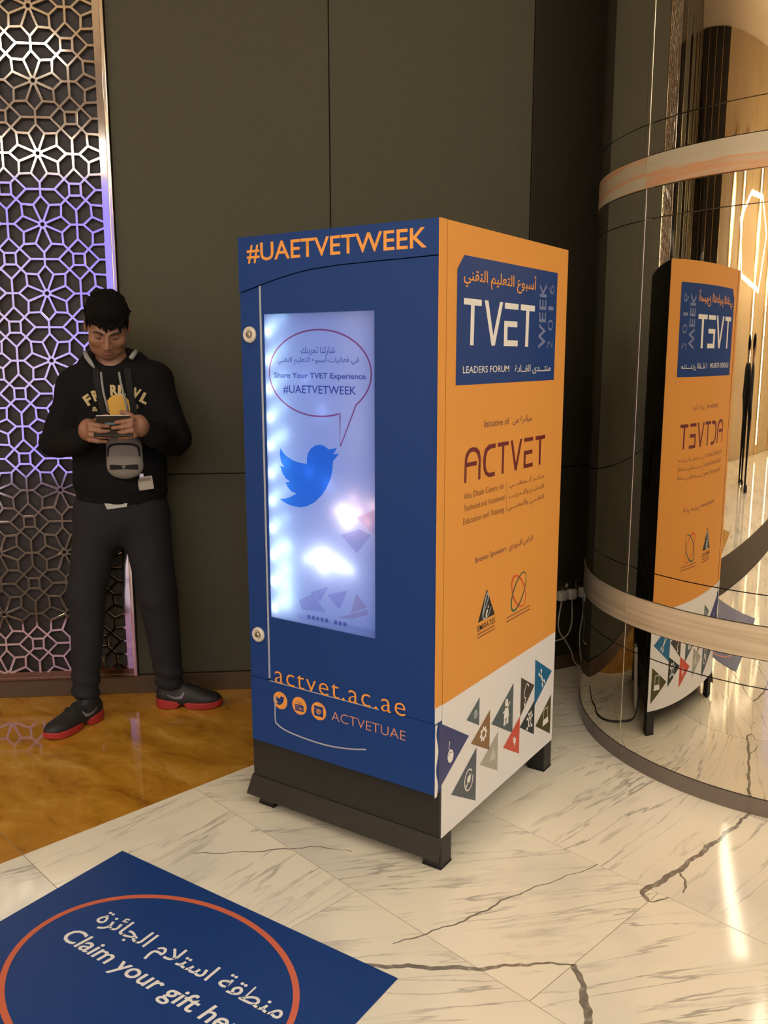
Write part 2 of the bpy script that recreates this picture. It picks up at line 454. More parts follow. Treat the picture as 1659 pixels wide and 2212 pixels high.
SC = 1.432      # wall corner along the wall
SX0, SX1 = -1.23, -0.300   # lattice opening
def walls():
    g = 0.002
    wb = struct('wall_back', bbox(-8.0, SC, 0.014, 0.16, 0, CEIL), GAP, ST)
    zs = [0.083, 0.984, CEIL]
    def panel(parent, M, x0, x1, z0, z1, m, nm='wall_panel'):
        obj(nm, bbox(x0+g, x1-g, 0.0, 0.013, z0+g, z1-g, 0.002, 1), m, parent, M)
    for x0, x1 in ((SX1, 0.581), (0.581, SC)):
        for z0, z1 in zip(zs, zs[1:]): panel(wb, ST, x0, x1, z0, z1, FABRIC)
    x = SX0
    k = 0
    while x > -7.9:                     # black marble panels with gold strips, further left
        w = 0.72
        panel(wb, ST, x-w, x-0.03, 0.083, CEIL, BLKMARBLE if k % 2 == 0 else FABRIC)
        obj('gold_strip', bbox(x-0.03, x, -0.012, 0.013, 0.083, CEIL, 0.003, 1), GOLD, wb, ST)
        x -= w; k += 1
    struct('baseboard_back', bbox(-8.0, SC+0.003, -0.008, 0.014, 0, 0.081, 0.002, 1), WOOD, ST)
    wr = struct('wall_right', bbox(0, 8.2, 0.014, 0.16, 0, CEIL), GAP, DW)
    for x0, x1 in ((0.0, 0.9), (0.9, 1.8), (1.8, 3.0), (3.0, 5.6), (5.6, 8.2)):
        for z0, z1 in zip([0.07, 0.981, CEIL], [0.981, CEIL]): panel(wr, DW, x0, x1, z0, z1, FABRIC_D)
    struct('baseboard_right', bbox(0.004, 8.2, -0.006, 0.014, 0, 0.068, 0.002, 1), WOOD, DW)
    # far hall
    struct('wall_left', bbox(-8.16, -8.0, -10.2, 0.16, 0, CEIL), CREAM, ST)
    wl = [o for o in C.objects if o.name == 'wall_left'][0]
    for k in range(4):
        obj('marble_panel', bbox(-8.0, -7.975, -0.62*(k+1)+0.015, -0.62*k-0.015, 0.0, CEIL-0.01), BLKMARBLE, wl, ST)
        obj('gold_strip', bbox(-8.0, -7.965, -0.62*(k+1)-0.015, -0.62*(k+1)+0.015, 0.0, CEIL-0.01), GOLD, wl, ST)
    struct('wall_front', bbox(-8.16, 9.16, -10.2, -10.04, 0, CEIL), M_('lilac_grey_wall', (0.56, 0.50, 0.55), 0.6), ST)
    struct('wall_far_right', bbox(9.0, 9.16, -10.2, 3.4, 0, CEIL), CREAM, ST)
    struct('ceiling', bbox(-8.16, 9.16, -10.2, 3.6, CEIL, CEIL+0.12), CEILM, ST)
walls()

LAMP = M_('assumed_lamp_glow', (0.9, 0.85, 0.75), 0.5, emit=WARM, es=PANEL_L)
RIM = M_('lamp_rim', (0.55, 0.42, 0.25), 0.4)
for i, (s, t, a, b) in enumerate(PANELS):  # assumed lamps out of view, they light the room
    pl = thing('assumed_lamp', 'long warm lamp assumed in the unseen hall, shows only in reflections', 'pendant lamp', ST @ T(s, -t, LAMP_Z), 'assumed linear hall lamps')
    MM = ST @ T(s, -t, 0)
    obj('diffuser', bbox(-a/2, a/2, -b/2, b/2, LAMP_Z, LAMP_Z+0.018), LAMP, pl, MM)
    obj('housing', bbox(-a/2-0.02, a/2+0.02, -b/2-0.02, b/2+0.02, LAMP_Z+0.019, LAMP_Z+0.06), RIM, pl, MM)
    for sx in (-1, 1):
        bm = NB(); tube(bm, [(sx*a*0.4, 0, LAMP_Z+0.06), (sx*a*0.4, 0, CEIL)], 0.006, 6); obj('hanger', bm, GOLD, pl, MM)

# ------------------------------------------------------------------ lattice screen
def lattice():
    root = thing('lattice_screen', 'polished metal lattice screen of eight-rayed stars, on the wall behind the standing man', 'screen', ST @ T(SX1-0.4, 0, 0.085))
    p = 0.2715; cs, cz = -0.584, 1.740
    z0, z1 = 0.087, CEIL-0.02
    obj('backing', bbox(SX0, SX1, 0.006, 0.013, z0, z1), M_('screen_backing', (0.020, 0.016, 0.015), 0.55), root, ST)
    segs = []
    R1, R2, h = 0.30, 0.405, 0.5
    def pol(r, a): return (r*math.cos(rad(a)), r*math.sin(rad(a)))
    for k in range(8):
        a = 22.5+45*k
        segs.append((pol(0.050, a), pol(R1, a)))
        segs.append((pol(R1, a), pol(R2, a-22.5))); segs.append((pol(R1, a), pol(R2, a+22.5)))
    for k in range(12):
        segs.append((pol(0.048, 30*k), pol(0.048, 30*k+30)))
    xc = 0.3525
    for sx in (-1, 1):
        for sy in (-1, 1):
            tip = pol(R2, 45); segs.append(((sx*tip[0], sy*tip[1]), (sx*xc, sy*xc)))
            segs.append(((sx*xc, sy*xc), (sx*(0.5-0.083), sy*(0.5-0.083))))
            segs.append(((sx*0.205, sy*0.5), (sx*xc, sy*xc))); segs.append(((sx*xc, sy*xc), (sx*0.5, sy*0.205)))
    cross = [((0, R2), (0, 1-R2)), ((-0.205, 0.5), (0.205, 0.5)), ((R2, 0), (1-R2, 0)), ((0.5, -0.205), (0.5, 0.205))]
    sq = [((0.417, 0.417), (0.583, 0.417)), ((0.583, 0.417), (0.583, 0.583)), ((0.583, 0.583), (0.417, 0.583)), ((0.417, 0.583), (0.417, 0.417))]
    allseg = segs+cross+sq
    BRONZE = M_('bronze_rail', (0.30, 0.21, 0.11), 0.2, 1.0)
    xmin, xmax = SX0+0.035, SX1-0.042
    def clip(a, b, zmin, zmax):
        t0, t1 = 0.0, 1.0
        d = (b[0]-a[0], b[1]-a[1])
        for pp, q in ((-d[0], a[0]-xmin), (d[0], xmax-a[0]), (-d[1], a[1]-zmin), (d[1], zmax-a[1])):
            if abs(pp) < 1e-12:
                if q < 0: return None
            else:
                r = q/pp
                if pp < 0: t0 = max(t0, r)
                else: t1 = min(t1, r)
        if t0 >= t1: return None
        return (a[0]+d[0]*t0, a[1]+d[1]*t0), (a[0]+d[0]*t1, a[1]+d[1]*t1)
    for zmin, zmax, lm in ((z0+0.03, 0.982, CHROME), (0.9845, z1, CHROME)):
      V = []; F = []
      for i in range(-4, 3):
        for j in range(-8, 11):
            for a, b in allseg:
                c = clip((cs+(a[0]+i)*p, cz+(a[1]+j)*p), (cs+(b[0]+i)*p, cz+(b[1]+j)*p), zmin, zmax)
                if not c: continue
                (ax, az), (bx, bz) = c
                L = math.hypot(bx-ax, bz-az)
                if L < 0.002: continue
                ux, uz = (bx-ax)/L, (bz-az)/L
                nx, nz = -uz, ux
                e = 0.003; yy = -0.014-random.random()*0.0002
                ax -= ux*e; az -= uz*e; bx += ux*e; bz += uz*e
                w0, w1 = 0.0052, 0.0040
                base = len(V)
                for (qx, qz) in ((ax, az), (bx, bz)):
                    V += [(qx+nx*w0, yy+0.008, qz+nz*w0), (qx+nx*w0, yy+0.0014, qz+nz*w0), (qx+nx*w1, yy, qz+nz*w1), (qx-nx*w1, yy, qz-nz*w1), (qx-nx*w0, yy+0.0014, qz-nz*w0), (qx-nx*w0, yy+0.008, qz-nz*w0)]
                for k in range(6):
                    F.append((base+k, base+(k+1) % 6, base+6+(k+1) % 6, base+6+k))
                F.append(tuple(base+k for k in range(5, -1, -1))); F.append(tuple(base+6+k for k in range(6)))
      me = bpy.data.meshes.new('star_lattice'); me.from_pydata(V, [], F); me.update()
      bm = NB(); bm.from_mesh(me); bmesh.ops.recalc_face_normals(bm, faces=bm.faces); bm.to_mesh(me); bm.free()
      obj('star_lattice', me, lm, root, ST)['label'] = 'lower lattice panel' if zmax < 1 else 'upper lattice panel'
    for x0, x1, nm in ((SX1-0.044, SX1-0.016, 'border'), (SX0+0.016, SX0+0.037, 'border')):
        obj(nm, bbox(x0, x1, -0.014, -0.004, z0, z1, 0.001, 1), CHROME, root, ST)
    obj('border', bbox(SX0+0.016, SX1-0.016, -0.0141, -0.004, z0, z0+0.032, 0.001, 1), BRONZE, root, ST)
    FR = M_('screen_frame', (0.72, 0.62, 0.50), 0.14, 1.0, bump=(4.0, 0.2, 0.01))
    for x0, x1 in ((SX1-0.015, SX1), (SX0, SX0+0.015)):
        obj('frame_stile', bbox(x0, x1, -0.022, 0.006, z0-0.004, z1, 0.003, 2), FR, root, ST)
    obj('frame_rail', bbox(SX0, SX1, -0.0215, 0.006, z0-0.005, z0+0.010, 0.003, 2), BRONZE, root, ST)
lattice()

# ------------------------------------------------------------------ mirrored column
def column():
    cx, cy, r = 1.363, 1.736, 0.849
    root = thing('mirror_column', 'big round mirror-clad column with two onyx bands beside the machine', 'column', T(cx, cy, 0))
    MC = T(cx, cy, 0)
    bm = NB(); lathe(bm, [(r-0.012, 0.0), (r-0.012, CEIL)], lambda x, y, h: (x, y, h), 128)
    obj('core', bm, JOINT, root, MC, smooth=True)
    N = 6; arc = 2*math.pi/N; seam0 = rad(-124.75)
    def ring(nm, z0, z1, rr, m, gap=0.0022, bulge=0.0):
        bm = NB(); n = 56
        da = gap/rr
        A = []; 
        for k in range(n+1):
            a = da+(arc-2*da)*k/n
            A.append((bm.verts.new((rr*math.cos(a), rr*math.sin(a), z0)), bm.verts.new((rr*math.cos(a), rr*math.sin(a), z1))))
        fs = [bm.faces.new((A[k][0], A[k+1][0], A[k+1][1], A[k][1])) for k in range(n)]
        for f in fs: f.smooth = True
        ri = rr-0.010
        # edges: separate vertices so the face keeps its own smooth normals
        def lip(z, rev):
            o = [bm.verts.new((rr*math.cos(da+(arc-2*da)*k/n), rr*math.sin(da+(arc-2*da)*k/n), z)) for k in range(0, n+1, 4)]
            i = [bm.verts.new((ri*math.cos(da+(arc-2*da)*k/n), ri*math.sin(da+(arc-2*da)*k/n), z)) for k in range(0, n+1, 4)]
            for k in range(len(o)-1): bm.faces.new((o[k], o[k+1], i[k+1], i[k]) if rev else (i[k], i[k+1], o[k+1], o[k]))
        lip(z0, True); lip(z1, False)
        for a in (da, arc-da):
            bm.faces.new([bm.verts.new(c) for c in ((rr*math.cos(a), rr*math.sin(a), z0), (ri*math.cos(a), ri*math.sin(a), z0), (ri*math.cos(a), ri*math.sin(a), z1), (rr*math.cos(a), rr*math.sin(a), z1))])
        me = bpy.data.meshes.new(nm); bm.to_mesh(me); bm.free()
        me.materials.append(m)
        for k in range(N):
            o = bpy.data.objects.new(nm, me)
            place(o, root, MC @ Matrix.Rotation(seam0+arc*k, 4, 'Z'))
    g = 0.0018
    ring('base_ring', 0.0, 0.059-g, r+0.003, BASEST, 0.0004)
    for z0, z1 in ((0.059, 0.435), (0.435, 0.529), (0.640, 0.742), (0.742, 1.933), (1.933, 2.032), (2.136, 2.237), (2.237, CEIL-0.002)):
        ring('mirror_panel', z0+g, z1-g, r, MIRROR)
    bm = NB(); box(bm, r-0.011, r+0.0012, -0.0021, 0.0021, 0.060, CEIL-0.002)
    sm = mesh_of(bm, 'seam_strip'); sm.materials.append(M_('seam_gold', (0.78, 0.70, 0.56), 0.35, 1.0))
    for k in range(N): place(bpy.data.objects.new('seam_strip', sm), root, MC @ Matrix.Rotation(seam0+arc*k, 4, 'Z'))
    ring('onyx_band', 0.529+g, 0.640-g, r+0.004, ONYX_L, 0.0006)
    ring('onyx_band', 2.032+g, 2.136-g, r+0.004, ONYX_U, 0.0006)
column()

# ------------------------------------------------------------------ vending machine
W, D, TOP, YC, ZDB, ZCB = 0.690, 0.8455, 1.83, 0.0407, 0.2535, 0.1016
def machine():
    root = thing('vending_machine', 'tall blue and orange gift vending machine with glowing display window', 'vending machine', T(W/2, D/2, 0))
    Fr = lambda u, v, d=0.0: (u, -d, v)                 # front face, d outwards
    Sd = lambda u, v, d=0.0: (W+d, u, v)                # right side
    # cabinet
    body = obj('cabinet', bbox(-0.028, W-0.002, YC, D, ZCB, TOP, 0.003, 1), BLACK, root)
    obj('side_wrap', bbox(W-0.0025, W, YC, D, 0.5125, TOP, 0.0006, 1), ORANGE, root)['label'] = 'orange vinyl side'
    obj('side_wrap', bbox(W-0.0025, W, YC, D, ZCB, 0.5120, 0.0006, 1), WHITE, root)['label'] = 'white lower vinyl side'
    # door pieces, front plane y = 0
    yb = YC-0.0045
    curve = [(0.0, 1.6702), (0.0768, 1.6885), (0.1300, 1.7010), (0.1773, 1.7105), (0.2270, 1.7192), (0.2755, 1.7252), (0.3693, 1.7315), (0.5027, 1.7348), (0.5873, 1.7362), (W, 1.7385)]
    def door_piece(nm, poly, d=0.0, back=-yb, m=BLUE, bev=0.0012):
        bm = prism(poly, Fr, d, back)
        if bev: bmesh.ops.bevel(bm, geom=list(bm.edges), offset=bev, segments=1, affect='EDGES')
        return obj(nm, bm, m, root)
    header = door_piece('header_panel', [(u, v+0.0012) for u, v in curve]+[(W, TOP), (0, TOP)], 0.0035)
    DX0, DX1, DZ0, DZ1 = 0.0900, 0.4876, 0.6805, 1.6068
    GX0, GX1 = 0.0765, 0.0835
    LS = 0.4695
    def at(u):
        for (a, b), (c, d) in zip(curve, curve[1:]):
            if a <= u <= c: return b+(d-b)*(u-a)/(c-a)
    door_piece('lock_strip', [(0, LS+0.001), (GX0, LS+0.001), (GX0, at(GX0)-0.0012), (0, at(0)-0.0012)])
    bm = NB()
    top = [(u, v-0.0012) for u, v in curve if u > GX1]
    prism([(GX1, DZ1), (DX0, DZ1), (DX1, DZ1), (W, DZ1)] + list(reversed(top)) + [(GX1, at(GX1)-0.0012)], Fr, 0, -yb, bm)
    prism([(GX1, LS+0.001), (W, LS+0.001), (W, DZ0), (GX1, DZ0)], Fr, 0, -yb, bm)
    prism([(GX1, DZ0), (DX0, DZ0), (DX0, DZ1), (GX1, DZ1)], Fr, 0, -yb, bm)
    prism([(DX1, DZ0), (W, DZ0), (W, DZ1), (DX1, DZ1)], Fr, 0, -yb, bm)
    door = obj('door_panel', bm, BLUE, root)
    lowp = door_piece('lower_panel', [(0, ZDB), (W, ZDB), (W, LS-0.0008), (0, LS-0.0008)], 0.0015)
    obj('trim_groove', bbox(GX0, GX1, -0.0015, yb, 0.477, at(0.08)-0.001, 0.001, 1), GREY, root)
    obj('door_core', bbox(0.003, W-0.003, yb+0.0005, YC-0.0005, ZDB+0.003, TOP-0.003), GAP, root)
    obj('seam_highlight', bbox(0.0805, 0.500, -0.0022, 0.0, LS-0.0012, LS+0.0012), GREY, lowp)
    # door edge wraps on the right
    obj('edge_wrap', bbox(W-0.0005, W+0.0009, -0.0035, yb-0.001, 0.5165, TOP), ORANGE, root)['label'] = 'orange door edge'
    obj('edge_wrap', bbox(W-0.0005, W+0.0009, -0.0015, yb-0.001, LS, 0.516), WHITE, root)['label'] = 'white door edge'
    bm = NB()
    for k in range(14):                           # lifted, slightly wavy vinyl edge at the bottom
        a = ZDB-0.006+(LS-ZDB+0.002)*k/14; b = ZDB-0.006+(LS-ZDB+0.002)*(k+1)/14
        ya, yb2 = 0.010+0.006*math.sin(k*0.9), 0.010+0.006*math.sin((k+1)*0.9)
        vs_ = [bm.verts.new(c) for c in ((W+0.0012, -0.0015, a), (W+0.0012, ya, a), (W+0.0012, yb2, b), (W+0.0012, -0.0015, b))]
        f = bm.faces.new(vs_)
    r_ = bmesh.ops.extrude_face_region(bm, geom=bm.faces[:]); bmesh.ops.translate(bm, verts=[v for v in r_['geom'] if isinstance(v, bmesh.types.BMVert)], vec=(0.0008, 0, 0))
    obj('edge_wrap', bm, INK_WHITE, root)['label'] = 'lifted white vinyl edge'
    # kick panel, skirt, feet
    kick = obj('kick_panel', bbox(-0.028, W-0.001, YC-0.010, YC+0.01, 0.108, ZDB+0.02, 0.002, 1), KICK, root)
    bm = prism([(YC+0.01, 0.1085), (YC-0.012, 0.1085), (0.004, 0.049), (0.006, 0.045), (0.012, 0.045), (YC+0.005, 0.095)], lambda u, v, d: (d, u, v), -0.032, W-0.002)
    vlist = bm.verts[:]
    for v in vlist:
        if v.co.x < 0 and v.co.z < 0.06: v.co.x -= 0.006
        if v.co.x > 0 and v.co.z < 0.06: v.co.x += 0.010
    obj('skirt', bm, KICK, root)
    fs = 0.062
    for fx, fy in ((-0.018, YC+0.003), (W-fs-0.001, YC+0.001), (-0.018, D-fs), (W-fs-0.001, D-fs)):
        f = obj('foot', bbox(fx, fx+fs, fy, fy+fs, 0.006, ZCB+0.002, 0.002, 1), KICK, root)
        obj('foot_pad', bbox(fx-0.001, fx+fs+0.001, fy-0.001, fy+fs+0.001, 0.0, 0.007), GAP, f)
    # knobs / locks
    for (kx, kz) in ((0.0385, 1.5485), (0.0405, 0.6156)):
        bm = NB()
        lathe(bm, [(0.0235, 0.0), (0.0245, 0.003), (0.0235, 0.008), (0.020, 0.011), (0.0135, 0.0095), (0.011, 0.004), (0.001, 0.0035)], lambda x, y, h: (kx+x, -h, kz+y), 36)
        kn = obj('lock_knob', bm, IVORY, root, smooth=True)
        bm = NB(); lathe(bm, [(0.0085, 0.003), (0.0085, 0.012), (0.0070, 0.0135), (0.001, 0.0137)], lambda x, y, h: (kx+x, -h, kz+y), 20)
        box(bm, kx-0.001, kx+0.001, -0.0142, -0.013, kz-0.005, kz+0.005)
        obj('lock_core', bm, STEEL, kn)
    # dispensing flap outline and grip recess
    flap = spline([(0.1035, 0, 0.4218), (0.1015, 0, 0.375), (0.1014, 0, 0.345), (0.108, 0, 0.331), (0.1484, 0, 0.3165), (0.2329, 0, 0.3093), (0.3149, 0, 0.3097), (0.3943, 0, 0.3200), (0.4549, 0, 0.3339)], 6)
    bm = NB(); tube(bm, [(p.x, -0.0020, p.z) for p in flap], 0.0026, 6)
    obj('flap_edge', bm, GREY, lowp, smooth=True)
    poly = [(p.x+0.001, p.z) for p in flap] + [(0.4549, 0.3349)] + [(0.40, 0.352), (0.30, 0.372), (0.20, 0.392), (0.13, 0.4218)]
    bm = prism(poly, Fr, 0.0016, 0.0021)
    obj('flap', bm, BLUE, lowp)
    # display
    obj('display_film', bbox(DX0, DX1, 0.004, 0.0045, DZ0, DZ1), film_mat(), root)
    disp = obj('display_bezel', bbox(DX0-0.001, DX1+0.001, yb-0.002, yb, DZ0-0.001, DZ1+0.001), M_('light_box_back', (0.10, 0.11, 0.16), 0.6), root)
    INKB = tint('bird_ink', (0.12, 0.42, 0.92)); INKN = tint('dark_text_ink', (0.16, 0.18, 0.42)); INKR = tint('red_ink', (0.72, 0.20, 0.28)); INKF = tint('faint_ink', (0.80, 0.74, 0.86)); INKF2 = tint('faint_rose_ink', (0.90, 0.74, 0.76))
    Dp = lambda u, v: (u, 0.0034, v)
    def flat(nm, poly, m, parent=root, y=0.0034):
        bm = NB(); bm.faces.new([bm.verts.new((u, y, v)) for u, v in poly]); return obj(nm, bm, m, parent)
    BIRD = [(0.1419,1.215),(0.1504,1.2034),(0.1657,1.1915),(0.1887,1.1809),(0.2142,1.1746),(0.243,1.1733),(0.2433,1.1892),(0.2477,1.2052),(0.2605,1.2209),(0.2756,1.2292),(0.2929,1.2325),(0.3099,1.2291),(0.3244,1.2207),(0.3389,1.223),(0.3533,1.2269),(0.3484,1.217),(0.3396,1.208),(0.3507,1.2091),(0.3612,1.2101),(0.3505,1.1979),(0.3393,1.1867),(0.338,1.1642),(0.3304,1.1363),(0.3153,1.1077),(0.2951,1.0823),(0.2698,1.0609),(0.2418,1.0466),(0.2162,1.041),(0.1878,1.0415),(0.1618,1.0469),(0.1358,1.0589),(0.1596,1.0622),(0.1807,1.0702),(0.2017,1.081),(0.1811,1.0865),(0.1684,1.0976),(0.1594,1.1119),(0.1688,1.1127),(0.1777,1.1154),(0.1613,1.1234),(0.1486,1.1387),(0.1403,1.1596),(0.1476,1.1589),(0.157,1.1575),(0.1443,1.1728),(0.1397,1.1947)]
    flat('bird_emblem', BIRD, INKB)
    # speech bubble outline with tail
    ecx, ecz, ea, eb = 0.2905, 1.4365, 0.1840, 0.1225
    pts = []
    for k in range(0, 121):
        a = rad(-44 + 338.4*k/120)
        pts.append((ecx+ea*math.cos(a), ecz+eb*math.sin(a)))
    pts = [(0.3667, 1.2315)] + pts
    wd = 0.0022
    bm = NB(); out = []; inn = []
    for i, q in enumerate(pts):
        a = Vector(pts[(i-1) % len(pts)]); b = Vector(pts[(i+1) % len(pts)]); d = (b-a).normalized(); nn = Vector((-d.y, d.x))
        out.append(bm.verts.new((q[0]+nn.x*wd, 0.0034, q[1]+nn.y*wd))); inn.append(bm.verts.new((q[0]-nn.x*wd, 0.0034, q[1]-nn.y*wd)))
    for i in range(len(pts)):
        j = (i+1) % len(pts); bm.faces.new((out[i], out[j], inn[j], inn[i]))
    obj('speech_bubble', bm, INKR, root)
    text(arabic('شاركنا تجربتك'), 0.228, 1.488, 0.122, 0.024, Dp, INKN, root, 'box', bold=0.004)
    text(arabic('في فعاليات أسبوع التعليم التقني'), 0.140, 1.4600, 0.293, 0.027, Dp, INKN, root, 'box', bold=0.004)
    text('Share Your TVET Experience', 0.1245, 1.4225, 0.3315, 0.0150, Dp, INKN, root, bold=0.012)
    text('#UAETVETWEEK', 0.158, 1.3790, 0.265, 0.0225, Dp, INKN, root, bold=0.006)
    for tr in ([(0.2491,0.7841),(0.318,0.811),(0.2844,0.7605)], [(0.3136,0.7857),(0.3892,0.8114),(0.3568,0.7474)], [(0.2042,0.752),(0.2567,0.7811),(0.3067,0.7309),(0.2141,0.724)], [(0.3645,0.9734),(0.4315,0.9974),(0.4709,0.9843),(0.4214,0.9256)]):
        flat('faint_triangle', tr, INKF)
    for tr in ([(0.4181,0.8057),(0.4582,0.77),(0.3982,0.7419)], [(0.3515,0.7218),(0.4581,0.7639),(0.458,0.7479),(0.4053,0.7269)], [(0.42,1.03),(0.487,1.06),(0.487,0.985)]):
        flat('faint_triangle', tr, INKF2)
    flat('faint_band', [(0.20, 0.708), (0.487, 0.706), (0.487, 0.694), (0.20, 0.694)], tint('faint_band_ink', (0.86, 0.86, 0.92)))
    INKS = tint('small_mark_ink', (0.45, 0.45, 0.6))
    for k in range(9): flat('faint_mark', [(0.235+0.017*k, 0.712), (0.247+0.017*k, 0.712), (0.247+0.017*k, 0.700), (0.235+0.017*k, 0.700)], INKS, y=0.0032) if k != 5 else None
    # light box behind the film
    def led(x, z, y, col, p, r=0.006):
        l = bpy.data.lights.new('led', 'POINT'); l.energy = p; l.color = col; l.shadow_soft_size = r
        place(bpy.data.objects.new('led', l), root, Matrix.Translation((x, y, z)))
    for k in range(11):                    # strip of round LEDs down the left edge, with their soft second row
        z = 0.712+0.0845*k
        led(0.1030, z, 0.018, (0.78, 0.92, 1.0), LED_P*0.55)
        led(0.1250, z+0.02, 0.031, (0.66, 0.93, 1.0), LED_P*0.55)
        led(0.1600, z+0.04, 0.032, (0.50, 0.85, 1.0), LED_P*0.28)
    for z, pw in ((0.74, 0.9), (0.79, 1.0), (0.85, 1.2), (0.91, 1.0), (1.25, 0.3)): led(0.150, z, 0.030, (0.72, 0.95, 1.0), LED_P*pw)
    for x, z, pw in ((0.270, 0.895, 1.2), (0.300, 0.905, 1.6), (0.300, 0.870, 1.4), (0.335, 0.890, 1.6), (0.370, 0.880, 1.2), (0.400, 0.872, 0.6), (0.235, 0.885, 0.6)): led(x, z, 0.031, (0.84, 0.88, 1.0), LED_P*pw, 0.01)
    for x, z, pw in ((0.375, 1.045, 1.2), (0.400, 1.030, 1.4), (0.385, 1.010, 0.9)): led(x, z, 0.031, (1.0, 0.86, 0.84), LED_P*pw, 0.01)
    for x, z, pw in ((0.350, 1.040, 0.5), (0.430, 1.050, 0.7), (0.460, 1.020, 0.6), (0.475, 1.070, 0.6), (0.410, 1.085, 0.4)): led(x, z, 0.032, (1.0, 0.52, 0.34), LED_P*pw, 0.01)
    for x, z, pw in ((0.30, 1.33, 0.25), (0.24, 1.42, 0.2), (0.32, 1.12, 0.3), (0.25, 1.15, 0.25)): led(x, z, 0.032, (0.40, 0.52, 1.0), LED_P*pw)
    al = bpy.data.lights.new('backlight', 'AREA'); al.shape = 'RECTANGLE'; al.size = DX1-DX0; al.size_y = DZ1-DZ0; al.energy = BACK_P; al.color = (0.27, 0.42, 1.0)
    place(bpy.data.objects.new('backlight', al), root, Matrix.Translation(((DX0+DX1)/2, yb-0.0025, (DZ0+DZ1)/2)) @ Matrix.Rotation(rad(-90), 4, 'X'))
    # front lettering
    f1 = lambda u, v: (u, -0.0041, v); f2 = lambda u, v: (u, -0.0024, v); f0 = lambda u, v: (u, -0.0006, v)
    text('#UAETVETWEEK', 0.036, 1.7600, 0.618, 0.0490, f1, ORANGE_INK, header, bold=0.012)
    text('actvet.ac.ae', 0.1037, 0.4690, 0.489, 0.0600, f2, ORANGE_INK, root, bold=-0.008, space=1.1)
    text('ACTVETUAE', 0.327, 0.3960, 0.266, 0.0300, f2, M_('salmon_ink', (0.62, 0.27, 0.16), 0.45), lowp, bold=-0.010)
    # round icons
    for i, cx in enumerate((0.124, 0.2018, 0.2778)):
        cz, R = 0.4128, 0.0287
        bm = prism([(cx+R*math.cos(2*math.pi*k/40), cz+R*math.sin(2*math.pi*k/40)) for k in range(40)], Fr, 0.0016, 0.0024)
        ic = obj('round_icon', bm, ORANGE_INK, lowp)
        if i == 0:
            s = 0.036/0.2255; bm = NB()
            bm.faces.new([bm.verts.new((cx+(u-0.2485)*s, -0.0027, cz+(v-1.137)*s)) for u, v in BIRD]); obj('bird_mark', bm, BLUE, ic)
        elif i == 1:
            text('You', cx-0.0095, cz+0.006, 0.019, 0.0105, lambda u, v: (u, -0.0027, v), BLUE, ic, bold=0.0)
            obj('tube_mark', prism([(cx-0.0155, cz-0.017), (cx+0.0155, cz-0.017), (cx+0.0165, cz-0.0155), (cx+0.0165, cz+0.002), (cx+0.0155, cz+0.0035), (cx-0.0155, cz+0.0035), (cx-0.0165, cz+0.002), (cx-0.0165, cz-0.0155)], Fr, 0.0025, 0.0028), BLUE, ic)
            text('Tube', cx-0.0125, cz-0.0128, 0.025, 0.0125, lambda u, v: (u, -0.0031, v), ORANGE_INK, ic)
        else:
            obj('camera_mark', prism([(cx-0.016, cz-0.0165), (cx+0.016, cz-0.0165), (cx+0.0175, cz-0.015), (cx+0.0175, cz+0.0145), (cx+0.016, cz+0.016), (cx-0.016, cz+0.016), (cx-0.0175, cz+0.0145), (cx-0.0175, cz-0.015)], Fr, 0.0025, 0.0028), BLUE, ic)
            bm = NB()
            lathe(bm, [(0.0085, 0.0029), (0.0085, 0.0031)], lambda x, y, h: (cx+x, -h, cz+y-0.001), 24); obj('lens_mark', bm, ORANGE_INK, ic)
            bm = NB(); lathe(bm, [(0.0055, 0.0032), (0.0055, 0.0034)], lambda x, y, h: (cx+x, -h, cz+y-0.001), 24); obj('lens_mark', bm, BLUE, ic)
            bm = NB(); lathe(bm, [(0.0030, 0.0035), (0.0030, 0.0037)], lambda x, y, h: (cx+x, -h, cz+y-0.001), 18); obj('lens_mark', bm, ORANGE_INK, ic)
            obj('camera_mark', prism([(cx-0.0175, cz+0.0065), (cx-0.0085, cz+0.0065), (cx-0.0085, cz+0.0075), (cx-0.0175, cz+0.0075)], Fr, 0.0029, 0.0031), ORANGE_INK, ic)
            obj('camera_mark', prism([(cx+0.0085, cz+0.0065), (cx+0.0175, cz+0.0065), (cx+0.0175, cz+0.0075), (cx+0.0085, cz+0.0075)], Fr, 0.0029, 0.0031), ORANGE_INK, ic)
    # ---- right side prints
    def sp(nm, poly, m, d=0.0004, parent=root):
        return obj(nm, prism(poly, Sd, d, d+0.0003), m, parent)
    s1 = lambda u, v: (W+0.0016, u, v); s0 = lambda u, v: (W+0.0008, u, v)
    st = sp('blue_sticker', [(0.0922,1.7107),(0.1299,1.7500),(0.7600,1.7500),(0.7555,1.4065),(0.0911,1.4065)], BLUE)
    d2 = 0.0010
    sp('letter', [(0.1297,1.6385),(0.2320,1.6385),(0.2320,1.6218),(0.1907,1.6218),(0.1880,1.5140),(0.1681,1.5140),(0.1699,1.6218),(0.1297,1.6218)], INK_WHITE, d2, st)
    sp('letter', [(0.2503,1.6385),(0.2723,1.6385),(0.3067,1.5402),(0.3457,1.6385),(0.3653,1.6385),(0.3176,1.5140),(0.2972,1.5140)], INK_WHITE, d2, st)
    sp('letter', [(0.3778,1.6382),(0.4696,1.6382),(0.4690,1.6212),(0.378,1.6212)], INK_WHITE, d2, st)
    sp('letter', [(0.3761,1.5862),(0.4641,1.5862),(0.4641,1.5695),(0.3984,1.5695),(0.3984,1.5305),(0.4700,1.5305),(0.4700,1.5135),(0.3761,1.5135)], INK_WHITE, d2, st)
